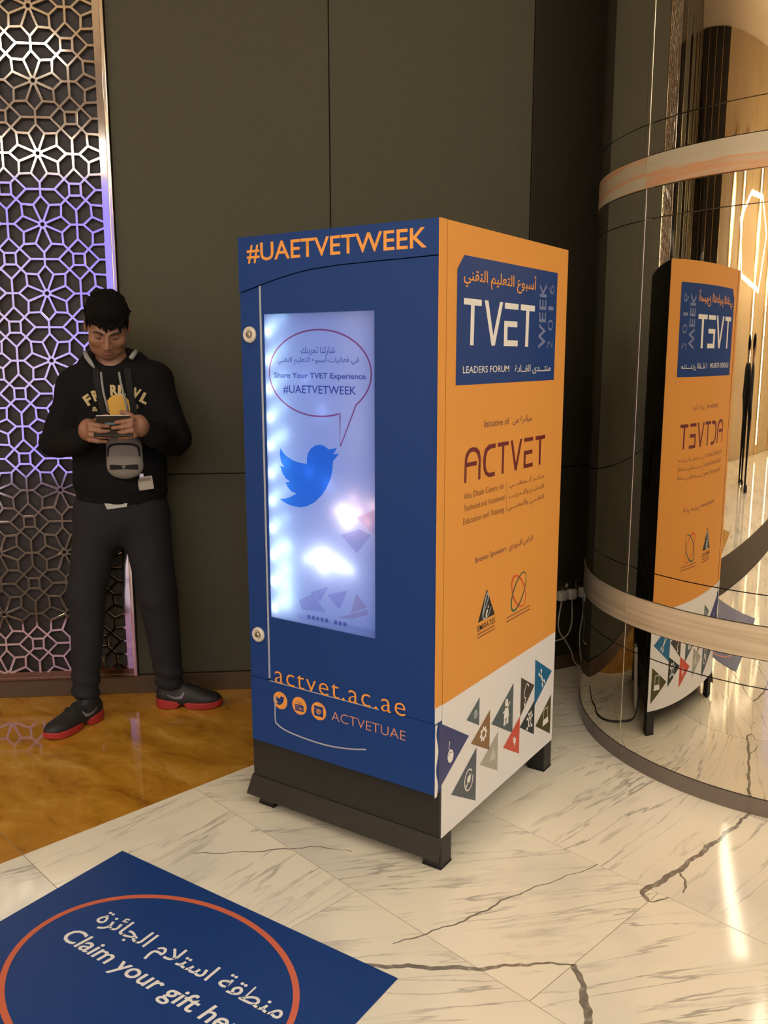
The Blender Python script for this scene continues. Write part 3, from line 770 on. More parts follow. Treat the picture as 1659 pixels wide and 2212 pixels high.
    sp('letter', [(0.4862,1.6385),(0.5875,1.6385),(0.5875,1.6211),(0.5472,1.6211),(0.5450,1.5132),(0.5235,1.5132),(0.5259,1.6211),(0.4862,1.6211)], INK_WHITE, d2, st)
    text(arabic('أسبوع التعليم التقني'), 0.126, 1.6680, 0.468, 0.0600, s1, ORANGE_INK, st, 'box', bold=0.012)
    rot = lambda y1, z0: (lambda u, v: (W+0.0016, y1-v, z0+u))
    text('WEEK', 0, 0, 0.205, 0.050, rot(0.672, 1.5082), INK_STEEL, st, bold=0.02, space=1.1)
    for ch, z_, w_ in (('2', 1.508, 0.026), ('0', 1.566, 0.034), ('1', 1.630, 0.012), ('6', 1.680, 0.030)):
        text(ch, 0, 0, w_, 0.042, rot(0.732, z_), INK_STEEL, st, bold=-0.012)
    text('LEADERS FORUM', 0.1285, 1.4385, 0.286, 0.0186, s1, INK_WHITE, st, bold=0.002)
    text(arabic('منتـــدى القــادة'), 0.454, 1.4300, 0.269, 0.0285, s1, INK_WHITE, st, 'box', bold=0.006)
    text('Initiative of', 0.2625, 1.2815, 0.163, 0.0200, s0, PURPLE_INK, root)
    text(arabic('مبادرة من'), 0.451, 1.2755, 0.137, 0.0280, s0, PURPLE_INK, root, 'box')
    A_out = [(0.1476,1.1335),(0.1490,1.2000),(0.1560,1.2160),(0.1720,1.2280),(0.1924,1.2310),(0.2197,1.2280),(0.2374,1.2160),(0.2450,1.1960),(0.2440,1.1335),(0.2310,1.1335),(0.2310,1.1775),(0.1606,1.1775),(0.1596,1.1335)]
    lg = thing_part(root, 'wordmark')
    sp('letter', A_out, MAROON, 0.0004, lg)
    sp('letter_counter', [(0.1617,1.1900),(0.1640,1.2010),(0.1760,1.2150),(0.1924,1.2185),(0.2100,1.2160),(0.2215,1.2070),(0.2300,1.1900)], ORANGE, 0.0008, lg)
    sp('letter_counter', [(0.2200,1.1905),(0.2305,1.1905),(0.2305,1.1770),(0.2195,1.1770)], ORANGE, 0.0009, lg)
    sp('letter', [(0.3386,1.2300),(0.3380,1.2170),(0.3084,1.2170),(0.287,1.2110),(0.2771,1.1922),(0.2767,1.1680),(0.286,1.1510),(0.3006,1.1460),(0.3365,1.1458),(0.3365,1.1332),(0.3012,1.1332),(0.2755,1.1426),(0.2627,1.1606),(0.2594,1.1907),(0.2688,1.2180),(0.2934,1.2300)], MAROON, 0.0004, lg)
    sp('letter', [(0.3535,1.2300),(0.4265,1.2300),(0.4260,1.2180),(0.3962,1.2180),(0.3955,1.1335),(0.3820,1.1335),(0.3830,1.2180),(0.3535,1.2180)], MAROON, 0.0004, lg)
    sp('letter', [(0.4402,1.2300),(0.4545,1.2300),(0.4800,1.1570),(0.5087,1.2300),(0.5227,1.2300),(0.4862,1.1335),(0.4732,1.1335)], MAROON, 0.0004, lg)
    sp('letter', [(0.5377,1.2297),(0.6043,1.2297),(0.6038,1.2175),(0.5380,1.2175)], MAROON, 0.0004, lg)
    sp('letter', [(0.5380,1.1890),(0.6018,1.1890),(0.6018,1.1762),(0.5512,1.1762),(0.5512,1.1460),(0.6068,1.1460),(0.6065,1.1335),(0.5375,1.1335)], MAROON, 0.0004, lg)
    sp('letter', [(0.6235,1.2290),(0.6998,1.2290),(0.6995,1.2165),(0.6675,1.2165),(0.6675,1.1332),(0.6538,1.1332),(0.6525,1.2165),(0.6238,1.2165)], MAROON, 0.0004, lg)
    text('Abu Dhabi Centre for', 0.147, 1.0870, 0.2555, 0.0180, s0, BROWN_INK, root, bold=-0.004)
    text('Technical and Vocational', 0.147, 1.0520, 0.2575, 0.0175, s0, BROWN_INK, root, bold=-0.004)
    text('Education and Training', 0.1455, 1.0140, 0.2600, 0.0185, s0, BROWN_INK, root, bold=-0.004)
    sp('divider_rule', [(0.4188,1.0104),(0.4212,1.0104),(0.4212,1.1055),(0.4188,1.1055)], M_('tan_ink', (0.42, 0.17, 0.04), 0.5))
    text(arabic('مركــز أبــوظبـــي'), 0.438, 1.0800, 0.262, 0.0240, s0, BROWN_INK, root, 'box')
    text(arabic('للتعـليـم والتـدريـب'), 0.437, 1.0440, 0.265, 0.0240, s0, BROWN_INK, root, 'box')
    text(arabic('التقـنـي والمهنـــي'), 0.432, 1.0080, 0.270, 0.0250, s0, BROWN_INK, root, 'box')
    text('Bronze Sponsors', 0.2217, 0.8885, 0.2035, 0.0165, s0, PURPLE_INK, root)
    text(arabic('الراعي البرونزي'), 0.443, 0.8780, 0.182, 0.0270, s0, PURPLE_INK, root, 'box')
    # triangular crest
    DK = M_('black_ink', (0.012, 0.011, 0.010), 0.5); PALE = M_('pale_blue_ink', (0.38, 0.45, 0.50), 0.5)
    tl = sp('triangle_crest', [(0.2996,0.7931),(0.3560,0.7010),(0.2455,0.7015)], DK)
    def ribbon(nm, pts, w, m, d, parent, closed=False):
        P = spline([(0, a, b) for a, b in pts], 6)
        bm = NB(); A = []; B = []
        for i, p in enumerate(P):
            dd = (P[min(i+1, len(P)-1)]-P[max(i-1, 0)]).normalized(); nn = Vector((0, -dd.z, dd.y))
            ww = w[0]+(w[1]-w[0])*math.sin(math.pi*i/(len(P)-1)) if isinstance(w, tuple) else w
            A.append(bm.verts.new((W+d, p.y+nn.y*ww, p.z+nn.z*ww))); B.append(bm.verts.new((W+d, p.y-nn.y*ww, p.z-nn.z*ww)))
        for i in range(len(P)-1): bm.faces.new((A[i], B[i], B[i+1], A[i+1]))
        return obj(nm, bm, m, parent)
    ribbon('e_swirl', [(0.277,0.713),(0.290,0.735),(0.306,0.757),(0.310,0.773),(0.302,0.779),(0.293,0.768),(0.283,0.740),(0.276,0.716),(0.285,0.704),(0.310,0.708),(0.330,0.730)], (0.0015, 0.0032), PALE, 0.0010, tl)
    ribbon('i_mark', [(0.296,0.708),(0.300,0.718),(0.306,0.728)], 0.0040, INK_WHITE, 0.0014, tl)
    ribbon('i_mark', [(0.308,0.733),(0.310,0.737),(0.311,0.739)], 0.0032, INK_WHITE, 0.0014, tl)
    text('EMIRATES', 0.2435, 0.6735, 0.116, 0.0172, s0, DK, root, bold=0.003)
    for z, h in ((0.6625, 0.0035), (0.6520, 0.0035)): sp('fine_print', [(0.244, z), (0.358, z), (0.358, z+h), (0.244, z+h)], BROWN_INK)
    RED = M_('red_print', (0.62, 0.07, 0.03), 0.5); GRN = M_('green_print', (0.03, 0.12, 0.07), 0.5)
    def oval(cy, cz, a, b, th, m, d):
        pts = []
        for k in range(37):
            t = 2*math.pi*k/36; x, y = a*math.cos(t), b*math.sin(t)
            pts.append((cy+x*math.cos(th)-y*math.sin(th), cz+x*math.sin(th)+y*math.cos(th)))
        return ribbon('oval_emblem', pts, (0.0016, 0.0036), m, d, root)
    oval(0.5270, 0.7353, 0.069, 0.037, rad(-48), RED, 0.0007)
    oval(0.5265, 0.7350, 0.069, 0.037, rad(48), GRN, 0.0010)
    for z, h in ((0.6640, 0.0032), (0.6515, 0.0035)): sp('fine_print', [(0.442, z), (0.617, z), (0.617, z+h), (0.442, z+h)], BROWN_INK)
    # triangles on the white zone
    TRI = [('navy', (0.022,0.035,0.16), [(0.0206,0.4670),(0.2008,0.3602),(0.0213,0.2605)]),
           ('teal', (0.004,0.13,0.29), [(0.6750,0.4592),(0.8222,0.3731),(0.6790,0.2900)]),
           ('umber', (0.050,0.042,0.034), [(0.5640,0.4290),(0.6738,0.3669),(0.5640,0.2900)]),
           ('pine', (0.010,0.028,0.030), [(0.6810,0.3110),(0.6810,0.1839),(0.5616,0.2535)]),
           ('olive', (0.060,0.055,0.012), [(0.8240,0.2829),(0.8240,0.1337),(0.6925,0.2095)]),
           ('slate', (0.070,0.105,0.120), [(0.5055,0.4289),(0.5055,0.2558),(0.3496,0.3425)]),
           ('small_slate', (0.085,0.125,0.135), [(0.2657,0.4601),(0.2657,0.3698),(0.1839,0.4155)]),
           ('tan', (0.23,0.125,0.050), [(0.3383,0.3949),(0.3383,0.2611),(0.2142,0.3291)]),
           ('grey', (0.36,0.36,0.31), [(0.3988,0.2994),(0.3988,0.1660),(0.2760,0.2356)]),
           ('red', (0.55,0.075,0.045), [(0.5610,0.2927),(0.5610,0.1598),(0.4384,0.2281)]),
           ('blue_grey', (0.060,0.085,0.115), [(0.2510,0.3026),(0.2510,0.1272),(0.0957,0.2152)])]
    tri = {}
    for i, (n, c, poly) in enumerate(TRI):
        tri[n] = sp('triangle_print', poly, M_('tri_'+n, c, 0.42), 0.0004+0.0002*(n in ('teal', 'red')))
        tri[n]['label'] = n.replace('_', ' ')+' triangle print'
    ik = 0.0011
    def disc(cy, cz, ry, rz, m, parent, nm='icon', d=ik, th=0.0, n=20):
        return sp(nm, [(cy+ry*math.cos(t)*math.cos(th)-rz*math.sin(t)*math.sin(th), cz+ry*math.cos(t)*math.sin(th)+rz*math.sin(t)*math.cos(th)) for t in [2*math.pi*k/n for k in range(n)]], m, d, parent)
    # mouse
    disc(0.088, 0.340, 0.017, 0.021, INK_WHITE, tri['navy'], th=0.3); ribbon('icon', [(0.083,0.358),(0.078,0.372),(0.083,0.380),(0.080,0.388)], 0.0016, INK_WHITE, ik, tri['navy']); ribbon('icon', [(0.072,0.345),(0.085,0.352),(0.098,0.348)], 0.0011, MAT['tri_navy'], ik+0.0006, tri['navy'])
    # plug in ring
    oval_pts = [(0.2034+0.026*math.cos(t), 0.2166+0.033*math.sin(t)) for t in [2*math.pi*k/24+0.7 for k in range(23)]]
    ribbon('icon', oval_pts, 0.0022, INK_WHITE, ik, tri['blue_grey']); disc(0.204, 0.219, 0.011, 0.012, INK_WHITE, tri['blue_grey'])
    ribbon('icon', [(0.196,0.208),(0.190,0.202),(0.186,0.196)], 0.003, INK_WHITE, ik, tri['blue_grey']); ribbon('icon', [(0.206,0.228),(0.208,0.234),(0.209,0.238)], 0.0018, INK_WHITE, ik, tri['blue_grey']); ribbon('icon', [(0.213,0.224),(0.217,0.228),(0.219,0.231)], 0.0018, INK_WHITE, ik, tri['blue_grey'])
    # gear
    gp = []
    for k in range(32):
        rr = 0.0250 if (k//2) % 2 == 0 else 0.0190
        gp.append((0.2953+rr*0.98*math.cos(2*math.pi*k/32), 0.3309+rr*math.sin(2*math.pi*k/32)))
    sp('icon', gp, INK_WHITE, ik, tri['tan']); disc(0.2953, 0.3309, 0.0105, 0.0105, MAT['tri_tan'], tri['tan'], d=ik+0.0005)
    # wrench
    ribbon('icon', [(0.722,0.394),(0.7344,0.374),(0.747,0.354)], 0.0042, INK_WHITE, ik, tri['teal'])
    for (a, b, th) in ((0.719, 0.399, 2.1), (0.750, 0.349, -1.0)):
        ribbon('icon', [(a+0.010*math.cos(th+q), b+0.010*math.sin(th+q)) for q in [rad(x) for x in range(50, 311, 26)]], 0.0042, INK_WHITE, ik, tri['teal'])
    # hook / stethoscope
    ribbon('icon', [(0.628,0.378),(0.612,0.392),(0.594,0.374),(0.592,0.352),(0.604,0.342),(0.596,0.330)], 0.0022, INK_WHITE, ik, tri['umber']); disc(0.596, 0.323, 0.005, 0.006, INK_WHITE, tri['umber'])
    # small figure with joints
    disc(0.641, 0.245, 0.012, 0.019, INK_WHITE, tri['pine']); disc(0.641, 0.245, 0.006, 0.013, MAT['tri_pine'], tri['pine'], d=ik+0.0005)
    for (a, b) in ((0.622, 0.262), (0.659, 0.262), (0.622, 0.226), (0.659, 0.226), (0.634, 0.275), (0.651, 0.275)): disc(a, b, 0.006, 0.0055, INK_WHITE, tri['pine']); ribbon('icon', [(a, b), ((a+0.641)/2, (b+0.245)/2), (0.641, 0.245)], 0.0014, INK_WHITE, ik, tri['pine'])
    # laptop
    ribbon('icon', [(0.762,0.210),(0.762,0.240),(0.7622,0.246),(0.770,0.246),(0.795,0.246),(0.7955,0.240),(0.7955,0.210)], 0.0014, INK_WHITE, ik, tri['olive']); sp('icon', [(0.758,0.208),(0.800,0.208),(0.804,0.186),(0.754,0.186)], INK_WHITE, ik, tri['olive'])
    # hooded figure
    disc(0.455, 0.376, 0.011, 0.016, INK_WHITE, tri['slate']); sp('icon', [(0.437,0.325),(0.440,0.350),(0.447,0.366),(0.463,0.366),(0.470,0.350),(0.474,0.325)], INK_WHITE, ik, tri['slate'])
    ribbon('icon', [(0.430,0.350),(0.455,0.357),(0.482,0.372)], 0.0028, INK_WHITE, ik, tri['slate']); 
    for a in (0.444, 0.464): sp('icon', [(a-0.006,0.323),(a+0.006,0.323),(a+0.006,0.304),(a-0.008,0.304)], INK_WHITE, ik, tri['slate'])
    # little globe
    disc(0.2407, 0.4146, 0.0135, 0.0140, M_('pale_icon', (0.40, 0.45, 0.46), 0.5), tri['small_slate']); ribbon('icon', [(0.226,0.412),(0.240,0.418),(0.256,0.424)], 0.0015, MAT['tri_small_slate'], ik+0.0006, tri['small_slate']); ribbon('icon', [(0.230,0.405),(0.241,0.409),(0.252,0.414)], 0.0012, MAT['tri_small_slate'], ik+0.0006, tri['small_slate'])
    # droplet figure, bolt
    PI = M_('pale_grey_icon', (0.52, 0.52, 0.48), 0.5)
    sp('icon', [(0.338,0.222),(0.382,0.214),(0.378,0.238),(0.370,0.246),(0.362,0.258),(0.357,0.244),(0.349,0.240)], PI, ik, tri['grey']); ribbon('icon', [(0.335,0.214),(0.347,0.228),(0.352,0.232)], 0.002, PI, ik, tri['grey'])
    sp('icon', [(0.508,0.240),(0.520,0.228),(0.519,0.238),(0.534,0.222),(0.528,0.207),(0.521,0.200),(0.522,0.213),(0.512,0.216),(0.514,0.226)], INK_WHITE, ik, tri['red'])
    # back of the cabinet: grille, hand grip, cable inlet
    bp = obj('back_panel', bbox(0.05, W-0.06, D, D+0.012, 0.22, 0.62, 0.002, 1), BLACK, root)
    for k in range(14): obj('vent_slat', bbox(0.08, W-0.09, D+0.011, D+0.018, 0.25+0.024*k, 0.262+0.024*k), GAP, bp)
    obj('hand_grip', bbox(0.33, 0.40, D-0.001, D+0.022, 0.95, 1.16, 0.004, 1), GAP, root)
    return root

def thing_part(parent, name):
    o = bpy.data.objects.new(name, None); o.empty_display_size = 0.05
    return place(o, parent, I4.copy())

LED_P = 0.042
BACK_P = 0.80
machine()

# ------------------------------------------------------------------ floor sign
def floor_sign():
    x0, x1, y1 = -0.168, 0.832, -0.410; y0 = y1-1.0
    root = thing('floor_sign', 'square blue floor mat sign with orange oval and white writing', 'floor sign', T((x0+x1)/2, (y0+y1)/2, 0))
    obj('sheet', bbox(x0, x1, y0, y1, 0.0006, 0.0026, 0.0005, 1), M_('sign_blue', (0.010, 0.046, 0.20), 0.42, spec=0.4), root)
    cx, cy, a, b = 0.332, -0.7480, 0.392, 0.296
    bm = NB(); out = []; inn = []
    for k in range(96):
        t = 2*math.pi*k/96
        out.append(bm.verts.new((cx+(a+0.008)*math.cos(t), cy+(b+0.008)*math.sin(t), 0.0031))); inn.append(bm.verts.new((cx+(a-0.008)*math.cos(t), cy+(b-0.008)*math.sin(t), 0.0031)))
    for k in range(96): bm.faces.new((out[k], out[(k+1) % 96], inn[(k+1) % 96], inn[k]))
    obj('oval_outline', bm, M_('coral_ink', (0.60, 0.14, 0.07), 0.45), root)
    f = lambda u, v: (u, v, 0.0032)
    words(arabic('منطقة استلام الجائزة'), 0.040, -0.7050, 0.640, 0.0850, f, INK_WHITE, root, 'box', bold=0.010)
    words('Claim your gift here', 0.0250, -0.7720, 0.640, 0.0500, f, INK_WHITE, root, bold=0.014, shear=0.12)
floor_sign()

# ------------------------------------------------------------------ sockets and cables on the dark wall
def sockets():
    PL = M_('socket_plate', (0.22, 0.20, 0.16), 0.3, 0.9)
    def plate(x, lab):
        r = thing('wall_socket', lab, 'socket', DW @ T(x+0.045, 0, 0.345))
        obj('plate', bbox(x, x+0.088, -0.008, -0.001, 0.345, 0.433, 0.002, 1), PL, r, DW)
        obj('switch', bbox(x+0.05, x+0.066, -0.011, -0.007, 0.405, 0.423, 0.002, 1), IVORY, r, DW)
    plate(0.208, 'dark wall socket behind the machine, nearer the machine'); plate(0.322, 'dark wall socket behind the machine, nearer the mirrored column')
    def plug(x, lab, cable):
        r = thing('plug', lab, 'plug', DW @ T(x, -0.03, 0.35))
        bm = NB(); box(bm, x-0.024, x+0.024, -0.046, -0.0115, 0.349, 0.398, 0.010, 3); obj('plug_body', bm, WHITE_PL, r, DW, smooth=True)
        bm = NB(); tube(bm, spline(cable, 8), 0.0035, 8); obj('cable', bm, CABLE_W, r, DW, smooth=True)
    plug(0.281, 'white plug with a cable hanging down from the nearer socket', [(0.281,-0.030,0.352),(0.286,-0.03,0.300),(0.287,-0.03,0.235),(0.272,-0.03,0.187),(0.243,-0.03,0.165),(0.19,-0.03,0.158),(0.10,-0.05,0.165)])
    plug(0.352, 'white plug in the socket beside the column edge', [(0.352,-0.030,0.352),(0.356,-0.03,0.30),(0.352,-0.03,0.25),(0.35,-0.02,0.18),(0.352,-0.02,0.10),(0.36,-0.03,0.01)])
    plug(0.222, 'white plug half hidden by the orange machine side', [(0.222,-0.030,0.352),(0.212,-0.03,0.30),(0.205,-0.03,0.24),(0.2188,-0.03,0.190),(0.2519,-0.03,0.150),(0.2918,-0.03,0.088),(0.312,-0.03,0.035),(0.335,-0.06,0.006),(0.32,-0.14,0.006)])
    # black lead and a power strip on the floor behind the machine (seen in the mirror)
    bm = NB(); tube(bm, spline([(0.30,1.50,0.006),(0.36,1.42,0.006),(0.42,1.36,0.006),(0.46,1.29,0.006),(0.52,1.24,0.006),(0.55,1.15,0.006),(0.54,1.02,0.006),(0.53,0.90,0.02),(0.52,0.868,0.10)], 8), 0.005, 8)
    tag(obj('power_lead', bm, CABLE_B, smooth=True), 'black power lead on the floor behind the machine, seen in the mirror', 'cable')
    r = thing('power_strip', 'pale power strip standing behind the machine, seen in the mirror', 'power strip', T(0.40, 0.92, 0))
    MM = T(0.40, 0.895, 0.145) @ Matrix.Rotation(rad(84), 4, 'X')
    obj('strip_body', bbox(-0.03, 0.03, -0.14, 0.14, 0.0, 0.035, 0.008, 2), WHITE_PL, r, MM)
    for k in range(4): obj('outlet', bbox(-0.018, 0.018, -0.12+0.062*k, -0.084+0.062*k, 0.035, 0.0365), BLACK, r, MM)
sockets()

# ------------------------------------------------------------------ far hall, seen only in reflections
def hall():
    ledw = thing('assumed_video_wall', 'big violet video wall assumed across the unseen hall, reflected in the lattice', 'video wall', ST @ T(-2.6, -7.5, 0))  # unseen screen, assumed from the violet tint on the lattice
    obj('housing', bbox(-4.3, -1.2, -7.60, -7.46, 0.0, 3.60, 0.01, 1), BLACK, ledw, ST)
    m = bpy.data.materials.new('violet_screen'); m.use_nodes = True
    nt = m.node_tree; nt.nodes.clear()
    g = node(nt, 'ShaderNodeNewGeometry'); n1 = node(nt, 'ShaderNodeTexNoise', Scale=0.5, Detail=2.0); nt.links.new(g.outputs['Position'], n1.inputs['Vector'])
    c = ramp(nt, n1.outputs['Fac'], [(0.35, (0.32, 0.26, 0.95)), (0.52, (0.46, 0.38, 0.88)), (0.68, (0.64, 0.50, 0.66))])
    e = node(nt, 'ShaderNodeEmission', Strength=VIOLET); nt.links.new(c, e.inputs['Color'])
    o = node(nt, 'ShaderNodeOutputMaterial'); nt.links.new(e.outputs[0], o.inputs[0])
    obj('screen', bbox(-4.27, -1.23, -7.459, -7.45, 0.03, 3.57), m, ledw, ST)
    MR = ST @ T(-0.90, -1.22, 0, rad(-15.5))  # invented floor strip, shaped to darken what the lower lattice reflects
    rg = thing('added_runner', 'dark runner added on the hall floor to darken the lattice reflection', 'carpet', MR)
    CP = M_('added_runner_dark', (0.060, 0.040, 0.022), 0.95, bump=(300, 0.5, 0.003))
    obj('pile', bbox(-0.55, 0.33, -6.25, 0.0, 0.0005, 0.010, 0.003, 1), CP, rg, MR)
    NE = M_('neon_tube', (1, 0.9, 0.7), 0.5, emit=(1.0, 0.83, 0.55), es=22)
    for i, (s, t, z) in enumerate(((-7.2, 5.2, 3.1), (-7.0, 7.6, 3.3))):
        r = thing('neon_pendant', 'warm zigzag neon pendant in the far hall, seen only in reflections', 'pendant lamp', ST @ T(s, -t, z), 'zigzag neon pendants')
        MM = ST @ T(s, -t, z)
        pts = [(0.0, -1.3, 0.0), (0.0, -0.7, 0.45), (0.0, 0.3, 0.45), (0.0, 1.1, 0.1), (0.0, 0.7, -0.6), (0.0, -0.9, -0.75)]
        bm = NB(); tube(bm, pts, 0.03, 8, closed=True); obj('neon_tube', bm, NE, r, MM)
        bm = NB(); tube(bm, [(0, -0.7, 0.45), (0, -0.7, CEIL-z)], 0.006, 6); tube(bm, [(0, 0.3, 0.45), (0, 0.3, CEIL-z)], 0.006, 6); obj('hanger', bm, GOLD, r, MM)
def add_wall_lights():
    GL = M_('added_wall_glow', (1, 0.85, 0.6), 0.5, emit=(1.0, 0.78, 0.45), es=9)
    for t in (3.6, 4.5, 6.1, 7.4, 8.9):  # added glow strips, gold streaks for the column to reflect
        MM = ST @ T(-7.98, -t, 0)
        r = thing('wall_light', 'tall gold glow strip added on the unseen wall for streaks in the mirror', 'wall light', MM, 'added gold glow strips of the far hall')
        obj('mount', bbox(-0.02, 0.05, -0.16, 0.16, 0.0, 4.4, 0.01, 1), GOLD, r, MM)
        obj('glow_strip', bbox(0.05, 0.07, -0.05, 0.05, 0.15, 4.2, 0.005, 1), GL, r, MM)
add_wall_lights()
VIOLET = 1.5
hall()

# ------------------------------------------------------------------ signed-distance modelling for the figure
class Field:
    def __init__(s, lo, hi, h):
        s.h = h; s.lo = np.array(lo, float)
        n = np.ceil((np.array(hi)-s.lo)/h).astype(int)+1
        s.X, s.Y, s.Z = np.meshgrid(*[s.lo[i]+h*np.arange(n[i]) for i in range(3)], indexing='ij')
        s.X = s.X.astype(np.float32); s.Y = s.Y.astype(np.float32); s.Z = s.Z.astype(np.float32)
        s.f = np.full(s.X.shape, 1.0, np.float32)
    def cap(s, a, b, ra, rb, sc=(1, 1, 1)):
        a = np.array(a, np.float32); b = np.array(b, np.float32); d = b-a; L = float(d@d)+1e-12
        px, py, pz = s.X-a[0], s.Y-a[1], s.Z-a[2]
        h = np.clip((px*d[0]+py*d[1]+pz*d[2])/L, 0, 1)
        qx, qy, qz = (px-d[0]*h)/sc[0], (py-d[1]*h)/sc[1], (pz-d[2]*h)/sc[2]
        return (np.sqrt(qx*qx+qy*qy+qz*qz)-(ra+(rb-ra)*h))*min(sc)
    def ell(s, c, r, R=None):
        px, py, pz = s.X-c[0], s.Y-c[1], s.Z-c[2]
        if R is not None:
            px, py, pz = (R[0][0]*px+R[1][0]*py+R[2][0]*pz, R[0][1]*px+R[1][1]*py+R[2][1]*pz, R[0][2]*px+R[1][2]*py+R[2][2]*pz)
        k0 = np.sqrt((px/r[0])**2+(py/r[1])**2+(pz/r[2])**2)
        k1 = np.sqrt((px/r[0]**2)**2+(py/r[1]**2)**2+(pz/r[2]**2)**2)+1e-9
        return k0*(k0-1)/k1
    def add(s, d, k=0.02):
        if k <= 0: s.f = np.minimum(s.f, d); return
        h = np.clip(0.5+0.5*(s.f-d)/k, 0, 1)
        s.f = s.f*(1-h)+d*h-k*h*(1-h)
    def sub(s, d, k=0.01):
        h = np.clip(0.5-0.5*(s.f+d)/k, 0, 1)
        s.f = s.f*(1-h)-d*h+k*h*(1-h)
    def mesh(s, name):
        f = s.f.copy()
        f[0], f[-1], f[:, 0], f[:, -1], f[:, :, 0], f[:, :, -1] = 1, 1, 1, 1, 1, 1
        S = f < 0
        cs = np.zeros(tuple(n-1 for n in f.shape), np.int8)
        nx, ny, nz = cs.shape
        for i in (0, 1):
            for j in (0, 1):
                for k in (0, 1): cs += S[i:nx+i, j:ny+j, k:nz+k]
        m = (cs > 0) & (cs < 8)
        idx = np.full(cs.shape, -1, np.int64); ids = np.argwhere(m); idx[m] = np.arange(len(ids))
        acc = np.zeros((len(ids), 3)); cnt = np.zeros(len(ids))
        for ax in range(3):
            o = [a for a in range(3) if a != ax]
            for u in (0, 1):
                for v in (0, 1):
                    b = ids.copy(); b[:, o[0]] += u; b[:, o[1]] += v
                    e = b.copy(); e[:, ax] += 1
                    f0 = f[tuple(b.T)]; f1 = f[tuple(e.T)]
                    c = (f0 < 0) != (f1 < 0)
                    t = np.where(c, f0/np.where(c, f0-f1, 1), 0)
                    p = (b-ids).astype(float); p[:, ax] += t
                    acc[c] += p[c]; cnt[c] += 1
        V = s.lo+s.h*(ids+acc/np.maximum(cnt, 1)[:, None])
        Q = []
        for ax in range(3):
            o = [(ax+1) % 3, (ax+2) % 3]
            a = [slice(None)]*3; b = [slice(None)]*3
            a[ax] = slice(0, -1); b[ax] = slice(1, None)
            c = S[tuple(a)] != S[tuple(b)]
            E = np.argwhere(c); sg = S[tuple(a)][c]
            E_ok = (E[:, o[0]] > 0) & (E[:, o[1]] > 0); E = E[E_ok]; sg = sg[E_ok]
            def cell(du, dv):
                q = E.copy(); q[:, o[0]] -= du; q[:, o[1]] -= dv; return idx[tuple(q.T)]
            q = np.stack([cell(1, 1), cell(0, 1), cell(0, 0), cell(1, 0)], 1)
            q[~sg] = q[~sg][:, ::-1]
            Q.append(q)
        Q = np.concatenate(Q); Q = Q[(Q >= 0).all(1)]
        me = bpy.data.meshes.new(name); me.from_pydata(V.tolist(), [], Q.tolist()); me.update()
        for p in me.polygons: p.use_smooth = True
        return me

def join_meshes(name, ms):
    bm = NB()
    for m in ms: bm.from_mesh(m)
    me = bpy.data.meshes.new(name); bm.to_mesh(me); bm.free()
    for p in me.polygons: p.use_smooth = True
    return me

SKIN = M_('skin', (0.27, 0.132, 0.078), 0.5, var=(60, 0.08))
HAIRM = M_('hair', (0.0045, 0.0038, 0.0034), 0.8, spec=0.12, bump=(160, 0.9, 0.006))
HOOD = M_('hoodie_cloth', (0.0052, 0.0052, 0.0058), 0.9, spec=0.2, bump=(14, 0.3, 0.02))
DENIM = M_('grey_denim', (0.016, 0.0175, 0.021), 0.85, spec=0.25, var=(8, 0.35), bump=(18, 0.25, 0.02))
SHOE = M_('shoe_black', (0.012, 0.012, 0.013), 0.6, bump=(90, 0.3, 0.003))
SOLE = M_('sole_red', (0.36, 0.024, 0.022), 0.55)
SWOOSH = M_('shoe_grey', (0.16, 0.16, 0.17), 0.4)
LET = M_('hoodie_letter', (0.50, 0.40, 0.20), 0.8)
GOLDP = M_('hoodie_gold', (0.62, 0.36, 0.06), 0.8)
CORD = M_('grey_cord', (0.26, 0.26, 0.25), 0.85)

def P(s, t, z): return (s, -t-0.02, z)          # wall coordinates to person frame (same frame as ST)

